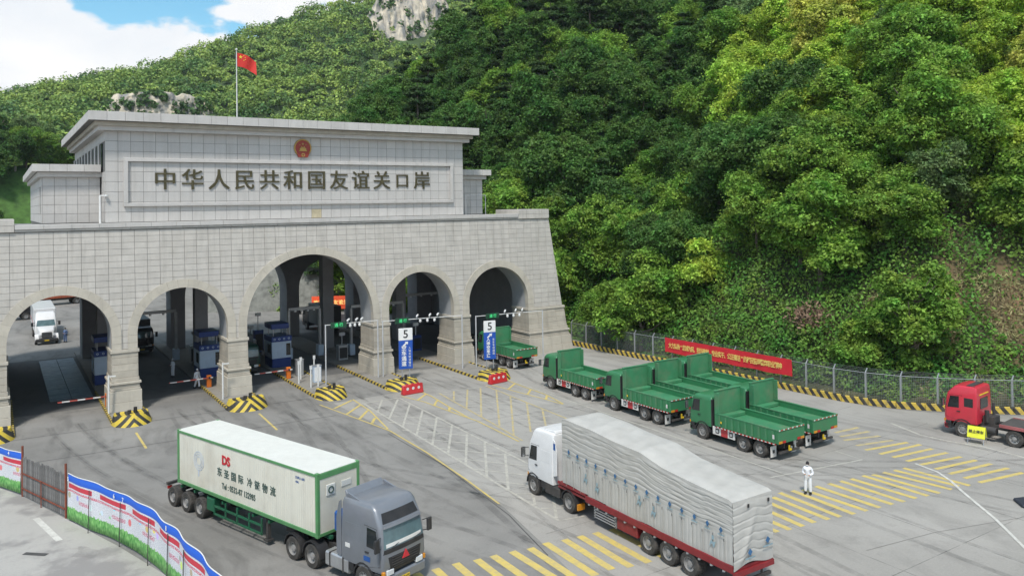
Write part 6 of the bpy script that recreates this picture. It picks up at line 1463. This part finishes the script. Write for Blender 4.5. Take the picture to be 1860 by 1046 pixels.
mb = MB(); mb.add(vs, fs); cloth = mb.build('cloth', M_banner, bn, smooth=60, fixn=False)
u = (BB-BA).normalized(); msg = '大力弘扬“忠诚为民、担当奉献、专业实干、公正廉洁”的移民管理警察职业精神'
for i,ch in enumerate(msg):
    p = BA+u*(.75+i*(13.3/len(msg))); text_obj('lettering', ch, .58, M_bantext, face_M((p.x-.125,p.y,1.88),u,(0,0,1)), cloth, ext=.004, fat=.010, sx=.76)
# yellow folding board beside the red tractor
ab = thing('folding_notice_board', 'yellow folding notice board standing beside the red tractor unit', 'sign', (54.1,27.35,0), R(-76)); M_fluo = mat('fluorescent_yellow', (.72,.72,.04), .5, var=.06)
for s in (-1,1):
    p = MB(); p.hexa([(-.52,s*.30-.012,.40),(.52,s*.30-.012,.40),(.52,s*.30+.012,.40),(-.52,s*.30+.012,.40)],[(-.52,s*.05-.012,1.10),(.52,s*.05-.012,1.10),(.52,s*.05+.012,1.10),(-.52,s*.05+.012,1.10)]); po = p.build('board', M_fluo, ab)
    for x in (-.46,.46): MB().bar((x,s*.42,.0),(x,s*.03,1.12),.03,.03).build('leg', M_galv, ab)
    if s < 0: text_obj('lettering','禁止停车',.22,M_blk_txt,face_M((0,-.215,.78),(1,0,0),(0,.28,.8)),po,ext=.004,fat=.004)
# ------------------------------------------------------------------ printed hoarding and slatted screen at the lower left
def hoard_mat():
    m = bpy.data.materials.new('printed_hoarding'); m.use_nodes = True; nt = m.node_tree; N = nt.nodes.new; L = nt.links.new; b = nt.nodes['Principled BSDF']; b.inputs['Roughness'].default_value = .55
    uv = N('ShaderNodeUVMap'); sp = N('ShaderNodeSeparateXYZ'); L(uv.outputs[0], sp.inputs[0]); U, V_ = sp.outputs[0], sp.outputs[1]
    def math_(op, a, b_=None):
        n = N('ShaderNodeMath'); n.operation = op
        for k,x in ((0,a),(1,b_)):
            if x is None: continue
            if isinstance(x,(int,float)): n.inputs[k].default_value = x
            else: L(x, n.inputs[k])
        return n.outputs[0]
    def mix(f, a, bcol):
        n = N('ShaderNodeMix'); n.data_type = 'RGBA'; L(f, n.inputs['Factor'])
        if isinstance(a,tuple): n.inputs['A'].default_value = (*a,1)
        else: L(a, n.inputs['A'])
        if isinstance(bcol,tuple): n.inputs['B'].default_value = (*bcol,1)
        else: L(bcol, n.inputs['B'])
        return n.outputs['Result']
    def band(x, lo, hi): return math_('MULTIPLY', math_('GREATER_THAN',x,lo), math_('LESS_THAN',x,hi))
    fu = math_('FRACT', math_('DIVIDE',U,3.2))
    # small rows of print
    br = N('ShaderNodeTexNoise'); br.inputs['Scale'].default_value = 1; br.inputs['Detail'].default_value = 2; mp = N('ShaderNodeMapping'); mp.inputs['Scale'].default_value = (16,60,1); L(uv.outputs[0], mp.inputs[0]); L(mp.outputs[0], br.inputs['Vector'])
    spots = N('ShaderNodeTexVoronoi'); spots.inputs['Scale'].default_value = 1; mp2 = N('ShaderNodeMapping'); mp2.inputs['Scale'].default_value = (1.9,4.2,1); L(uv.outputs[0], mp2.inputs[0]); L(mp2.outputs[0], spots.inputs['Vector'])
    wht = (.68,.69,.72)
    c = mix(math_('MULTIPLY',math_('GREATER_THAN',br.outputs['Fac'],.54),.55), wht, (.30,.32,.38))
    sub_ = math_('MULTIPLY', band(V_,.62,.67), math_('GREATER_THAN',br.outputs['Fac'],.45)); c = mix(math_('MULTIPLY',sub_,.9), c, (.55,.06,.12))
    rowred = math_('MULTIPLY', band(V_,.42,.50), band(fu,.42,.80)); rt_ = math_('MULTIPLY', rowred, math_('GREATER_THAN',br.outputs['Fac'],.47)); c = mix(math_('MULTIPLY',rt_,.8), c, (.52,.05,.14))
    pic = math_('MULTIPLY', band(V_,.38,.62), math_('LESS_THAN',spots.outputs['Distance'],.30)); c = mix(math_('MULTIPLY',pic,.75), c, spots.outputs['Color'])
    hd_ = math_('MULTIPLY', band(V_,.70,.80), band(fu,.03,.80)); c = mix(hd_, c, (.55,.035,.06))
    gn = N('ShaderNodeTexNoise'); gn.inputs['Scale'].default_value = 9; gn.inputs['Detail'].default_value = 6; L(uv.outputs[0], gn.inputs['Vector'])
    gh = math_('ADD', .18, math_('MULTIPLY', gn.outputs['Fac'], .20)); gcol = N('ShaderNodeValToRGB'); gcol.color_ramp.elements[0].position = .35; gcol.color_ramp.elements[0].color = (.03,.22,.03,1); gcol.color_ramp.elements[1].position = .7; gcol.color_ramp.elements[1].color = (.30,.62,.20,1); L(gn.outputs['Fac'], gcol.inputs[0])
    c = mix(math_('LESS_THAN',V_,gh), c, gcol.outputs[0])
    c = mix(math_('GREATER_THAN',V_,.835), c, (.012,.095,.50)); L(c, b.inputs['Base Color']); return m
M_hoard = hoard_mat(); M_rust = mat('rusty_post', (.20,.055,.03), .8, var=.3, scale=5); M_slat = mat('weathered_slat', (.17,.165,.16), .8, var=.35, scale=3, rand=.25)
def hoarding(pts, label, marks=(), h=2.45, posts=()):
    t = thing('printed_hoarding', label, 'hoarding'); P = [Vector((x,y,0)) for x,y in pts]
    # smooth the plan line
    fine = []; 
    for i in range(len(P)-1):
        p0 = P[max(i-1,0)]; p1 = P[i]; p2 = P[i+1]; p3 = P[min(i+2,len(P)-1)]
        for k in range(12): s = k/12; fine.append(.5*((2*p1)+(p2-p0)*s+(2*p0-5*p1+4*p2-p3)*s*s+(3*p1-p0-3*p2+p3)*s**3))
    fine.append(P[-1]); D = [0]
    for a,b in zip(fine[:-1],fine[1:]): D.append(D[-1]+(b-a).length)
    me = bpy.data.meshes.new('sheet'); vs = []; fs = []; nv = 6
    for p,d in zip(fine,D):
        top = h+.06*abs(math.sin(math.pi*d/5.2))
        for j in range(nv+1): v = j/nv; vs.append((p.x+.05*math.sin(d*2.1+v*2)*(.3+v), p.y+.03*math.sin(d*1.7), .12+(top-.12)*v))
    for i in range(len(fine)-1):
        for j in range(nv): fs.append((i*(nv+1)+j,(i+1)*(nv+1)+j,(i+1)*(nv+1)+j+1,i*(nv+1)+j+1))
    me.from_pydata(vs,[],fs); uvl = me.uv_layers.new(name='UVMap'); 
    for lp in me.loops: i,j = divmod(lp.vertex_index,nv+1); uvl.data[lp.index].uv = (D[i], j/nv)
    me.materials.append(M_hoard); me.polygons.foreach_set('use_smooth',[True]*len(fs)); sh = link('sheet', me, t)
    sm = sh.modifiers.new('thickness','SOLIDIFY'); sm.thickness = .015
    edge = MB()
    for i in range(len(fine)-1):
        a = vs[i*(nv+1)+nv]; b = vs[(i+1)*(nv+1)+nv]; edge.bar((a[0],a[1],a[2]+.012),(b[0],b[1],b[2]+.012),.03,.03)
    edge.build('top_edge', M_signwhite, t)
    for d in posts:
        i = min(range(len(D)), key=lambda k: abs(D[k]-d)); p = fine[i]; MB().bar((p.x-.14,p.y-.10,0),(p.x-.07,p.y-.03,h-.35),.035,.035).build('prop', M_chassis, t)
    for d,s_ in marks:
        i = min(range(len(D)-2), key=lambda k: abs(D[k]-d)); p = fine[i]; q = (fine[i+1]-fine[i]).normalized(); nrm = Vector((q.y,-q.x,0)); 
        nrm = nrm if nrm.x < 0 else -nrm
        text_obj('number', s_, .30, M_signwhite, face_M(p+nrm*.07+Vector((0,0,2.24)),q,(0,0,1)), sh, ext=.003, fat=.008)
    return t
hoarding([(-2.6,61.2),(-1.0,58.0),(0.1,55.6),(1.05,53.55)], 'short blue topped printed hoarding at the left picture edge', ((7.2,'4'),), 2.35, (5.5,))
hoarding([(3.0,47.75),(3.9,45.4),(4.85,43.1),(5.65,40.4),(6.2,37.6),(6.5,35.0),(6.75,33.0),(6.9,30.9),(7.0,28.5)], 'long curving blue topped printed hoarding nearest the camera', ((.25,'5'),(4.7,'6'),(5.6,'7'),(10.6,'8')), 2.45, (2.6,5.4,8.6,11.0,13.0))
sl = thing('slatted_screen', 'grey weathered slat screen between two rusty posts at the lower left', 'fence'); A_, B_ = Vector((1.15,53.3,0)), Vector((2.98,48.2,0)); ns = 22
sm_ = MB().box(-.105,.105,-.012,.012,.08,2.3); sme = bpy.data.meshes.new('slat'); sme.from_pydata(sm_.v,[],sm_.f); sme.materials.append(M_slat)
for k in range(ns):
    p = A_.lerp(B_,(k+.5)/ns); o = link('slat', sme, sl, p); o.rotation_euler = (0,random.uniform(-.01,.01),math.atan2(B_.y-A_.y,B_.x-A_.x)+random.uniform(-.05,.05)); o.scale = (1,1,random.uniform(.96,1.04))
for p in (A_,B_): MB().cyl((p.x,p.y,0),(p.x,p.y,2.85),.06,n=10).build('post', M_rust, sl, smooth=40)
for z in (.5,1.35): MB().bar(A_+Vector((-.06,-.02,z)),B_+Vector((-.06,-.02,z)),.05,.06).build('rail', M_rust, sl)
pm_ = A_.lerp(B_,.5); MB().bar(pm_+Vector((-.12,-.04,0)),pm_+Vector((-.12,-.04,1.4)),.05,.05).build('post', M_rust, sl)
# ------------------------------------------------------------------ people
M_suit = mat('white_overall', (.76,.78,.82), .75, var=.05, scale=4); M_skin = mat('skin', (.42,.26,.19), .6, var=.05); M_hair = mat('dark_cap', (.015,.015,.018), .8, var=.2); M_boot = mat('black_boot', (.02,.018,.016), .6, var=.2); M_bluesuit = mat('blue_overall', (.10,.16,.30), .8, var=.1)
def skin_body(verts, edges, radii, name, m, parent):
    me = bpy.data.meshes.new(name); me.from_pydata(verts, edges, []); o = bpy.data.objects.new(name, me); col.objects.link(o)
    sk = o.modifiers.new('skin','SKIN'); sk.use_smooth_shade = True
    for i,r in enumerate(radii):
        d = me.skin_vertices[0].data[i]; d.radius = r if isinstance(r,tuple) else (r,r); d.use_root = i == 0
    sb = o.modifiers.new('sub','SUBSURF'); sb.levels = 2; sb.render_levels = 2
    bpy.context.view_layer.update(); dg = bpy.context.evaluated_depsgraph_get(); out = bpy.data.meshes.new_from_object(o.evaluated_get(dg)); bpy.data.objects.remove(o); out.materials.clear(); out.materials.append(m)
    out.polygons.foreach_set('use_smooth',[True]*len(out.polygons)); return link(name, out, parent)
def person(loc, rz, label, suit, pose='hands', hood=False):
    """+x is the way the person faces"""
    t = thing('person', label, 'person', loc, rz)
    V = [(0,0,.98),(0,0,1.15),(.01,0,1.32),(0,0,1.46),(.01,0,1.53),
         (0,.10,.90),(.02,.12,.50),(0,.13,.10),(0,-.10,.90),(.03,-.12,.50),(.01,-.13,.10),
         (0,.19,1.42),(-.02,.27,1.15),(.20,.14,1.10),(0,-.19,1.42),(-.02,-.27,1.15),(.20,-.12,1.14)]
    if pose == 'walk': V[6] = (.12,.11,.50); V[7] = (.16,.11,.10); V[9] = (-.06,-.11,.50); V[10] = (-.22,-.11,.12); V[13] = (.14,.26,.92); V[16] = (-.1,-.27,.9)
    E_ = [(0,1),(1,2),(2,3),(3,4),(0,5),(5,6),(6,7),(0,8),(8,9),(9,10),(3,11),(11,12),(12,13),(3,14),(14,15),(15,16)]
    Rr = [(.17,.13),(.165,.125),(.185,.13),(.13,.10),(.07,.07),(.12,.12),(.095,.095),(.085,.085),(.12,.12),(.095,.095),(.085,.085),(.085,.085),(.065,.065),(.05,.05),(.085,.085),(.065,.065),(.05,.05)]
    b = skin_body(V, E_, Rr, 'body', suit, t)
    # head with brow, nose, chin and ears; cap or hood
    h = MB(); n, m_ = 14, 10; vs = []
    for j in range(m_+1):
        ph_ = math.pi*j/m_; 
        for i in range(n):
            th = 2*math.pi*i/n; x = .098*math.sin(ph_)*math.cos(th); y = .078*math.sin(ph_)*math.sin(th); z = .125*math.cos(ph_)
            if x > 0 and z < 0: x *= 1-.25*(-z/.125)
            if z < -.05: y *= .85
            vs.append((x+.02,y,z+1.66))
    h.add(vs, [(j*n+i,j*n+(i+1)%n,(j+1)*n+(i+1)%n,(j+1)*n+i) for j in range(m_) for i in range(n)])
    h.hexa([(.10,-.016,1.635),(.135,-.010,1.635),(.135,.010,1.635),(.10,.016,1.635)],[(.105,-.008,1.69),(.115,-.005,1.69),(.115,.005,1.69),(.105,.008,1.69)])
    for s in (-1,1): h.box(.0,.045,s*.078-.012,s*.078+.012,1.63,1.69)
    hd_ = h.build('head', M_skin, t, smooth=50)
    MB().box(.095,.118,-.058,.058,1.575,1.63).build('face_mask', M_signwhite, hd_, bevel=.01)
    for s in (-1,1): MB().lathe([(0,.0),(.013,.002),(.013,.006),(0,.008)],(.108,s*.034,1.675),(1,0,0),8).build('eye', M_hair, hd_)
    c = MB(); vs = []
    for j in range(6):
        ph_ = math.pi*.56*j/5
        for i in range(n): th = 2*math.pi*i/n; vs.append((.02-.008+.112*math.sin(ph_)*math.cos(th), .092*math.sin(ph_)*math.sin(th), 1.665+.138*math.cos(ph_)))
    c.add(vs, [(j*n+i,j*n+(i+1)%n,(j+1)*n+(i+1)%n,(j+1)*n+i) for j in range(5) for i in range(n)]); c.build('hood' if hood else 'hair', suit if hood else M_hair, hd_, smooth=60)
    for i in (7,10):
        x,y,z = V[i]; mb = MB(); mb.box(x-.09,x+.20,y-.065,y+.065,z-.10,z-.02).box(x-.09,x+.07,y-.06,y+.06,z-.02,z+.12); mb.build('boot', M_boot, t, bevel=.03)
    for i in (13,16):
        x,y,z = V[i]; s = 1 if y > 0 else -1; d = Vector((.9,-s*.35,.1)) if pose == 'hands' else Vector((.15,0,-1)); d.normalize(); sd_ = d.cross(Vector((0,0,1))).normalized() if pose == 'hands' else Vector((1,0,0)); o = Vector((x,y,z))
        hv = [tuple(o), tuple(o+d*.08)]; he = [(0,1)]; hr = [.030,.034]
        for k in range(4): f = sd_*(.024*(k-1.5)); L_ = (.07,.08,.076,.06)[k]; hv += [tuple(o+d*.09+f), tuple(o+d*(.09+L_*.6)+f+Vector((0,0,-.006))), tuple(o+d*(.09+L_)+f+Vector((0,0,-.022)))]; b_ = len(hv)-3; he += [(1,b_),(b_,b_+1),(b_+1,b_+2)]; hr += [.011,.009,.008]
        tb = -sd_*s; hv += [tuple(o+d*.035+tb*.038), tuple(o+d*.075+tb*.058)]; b_ = len(hv)-2; he += [(0,b_),(b_,b_+1)]; hr += [.012,.009]
        skin_body(hv, he, hr, 'hand', M_skin, t)
    return t
person((37.4,28.0,0), R(205), 'person in white overalls with dark cap and boots standing on the yellow crossing', M_suit)
person((15.1,75.9,0), R(-60), 'person in white overalls walking beside the lifting barrier in the second arch', M_suit, 'walk', True)
person((14.2,82.5,0), R(200), 'person in white overalls standing deeper under the second arch', M_suit, 'hands', True)
person((7.0,112.5,0), R(230), 'person in blue top beside the white bonneted lorry beyond the left arch', M_bluesuit)
# ------------------------------------------------------------------ the air between here and the far hill
def haze_box():
    m = bpy.data.materials.new('haze_air'); m.use_nodes = True; nt = m.node_tree; nt.nodes.clear()
    o = nt.nodes.new('ShaderNodeOutputMaterial'); v = nt.nodes.new('ShaderNodeVolumePrincipled')
    v.inputs['Color'].default_value = (.86,.93,1.0,1); v.inputs['Density'].default_value = HAZE; v.inputs['Anisotropy'].default_value = .25
    nt.links.new(v.outputs[0], o.inputs['Volume'])
    h = MB().box(-720,1120,-220,920,-1.0,230).build('haze', m); tag(h, 'thin pale summer haze over the valley', 'haze', kind='stuff')
HAZE = .00012
haze_box()
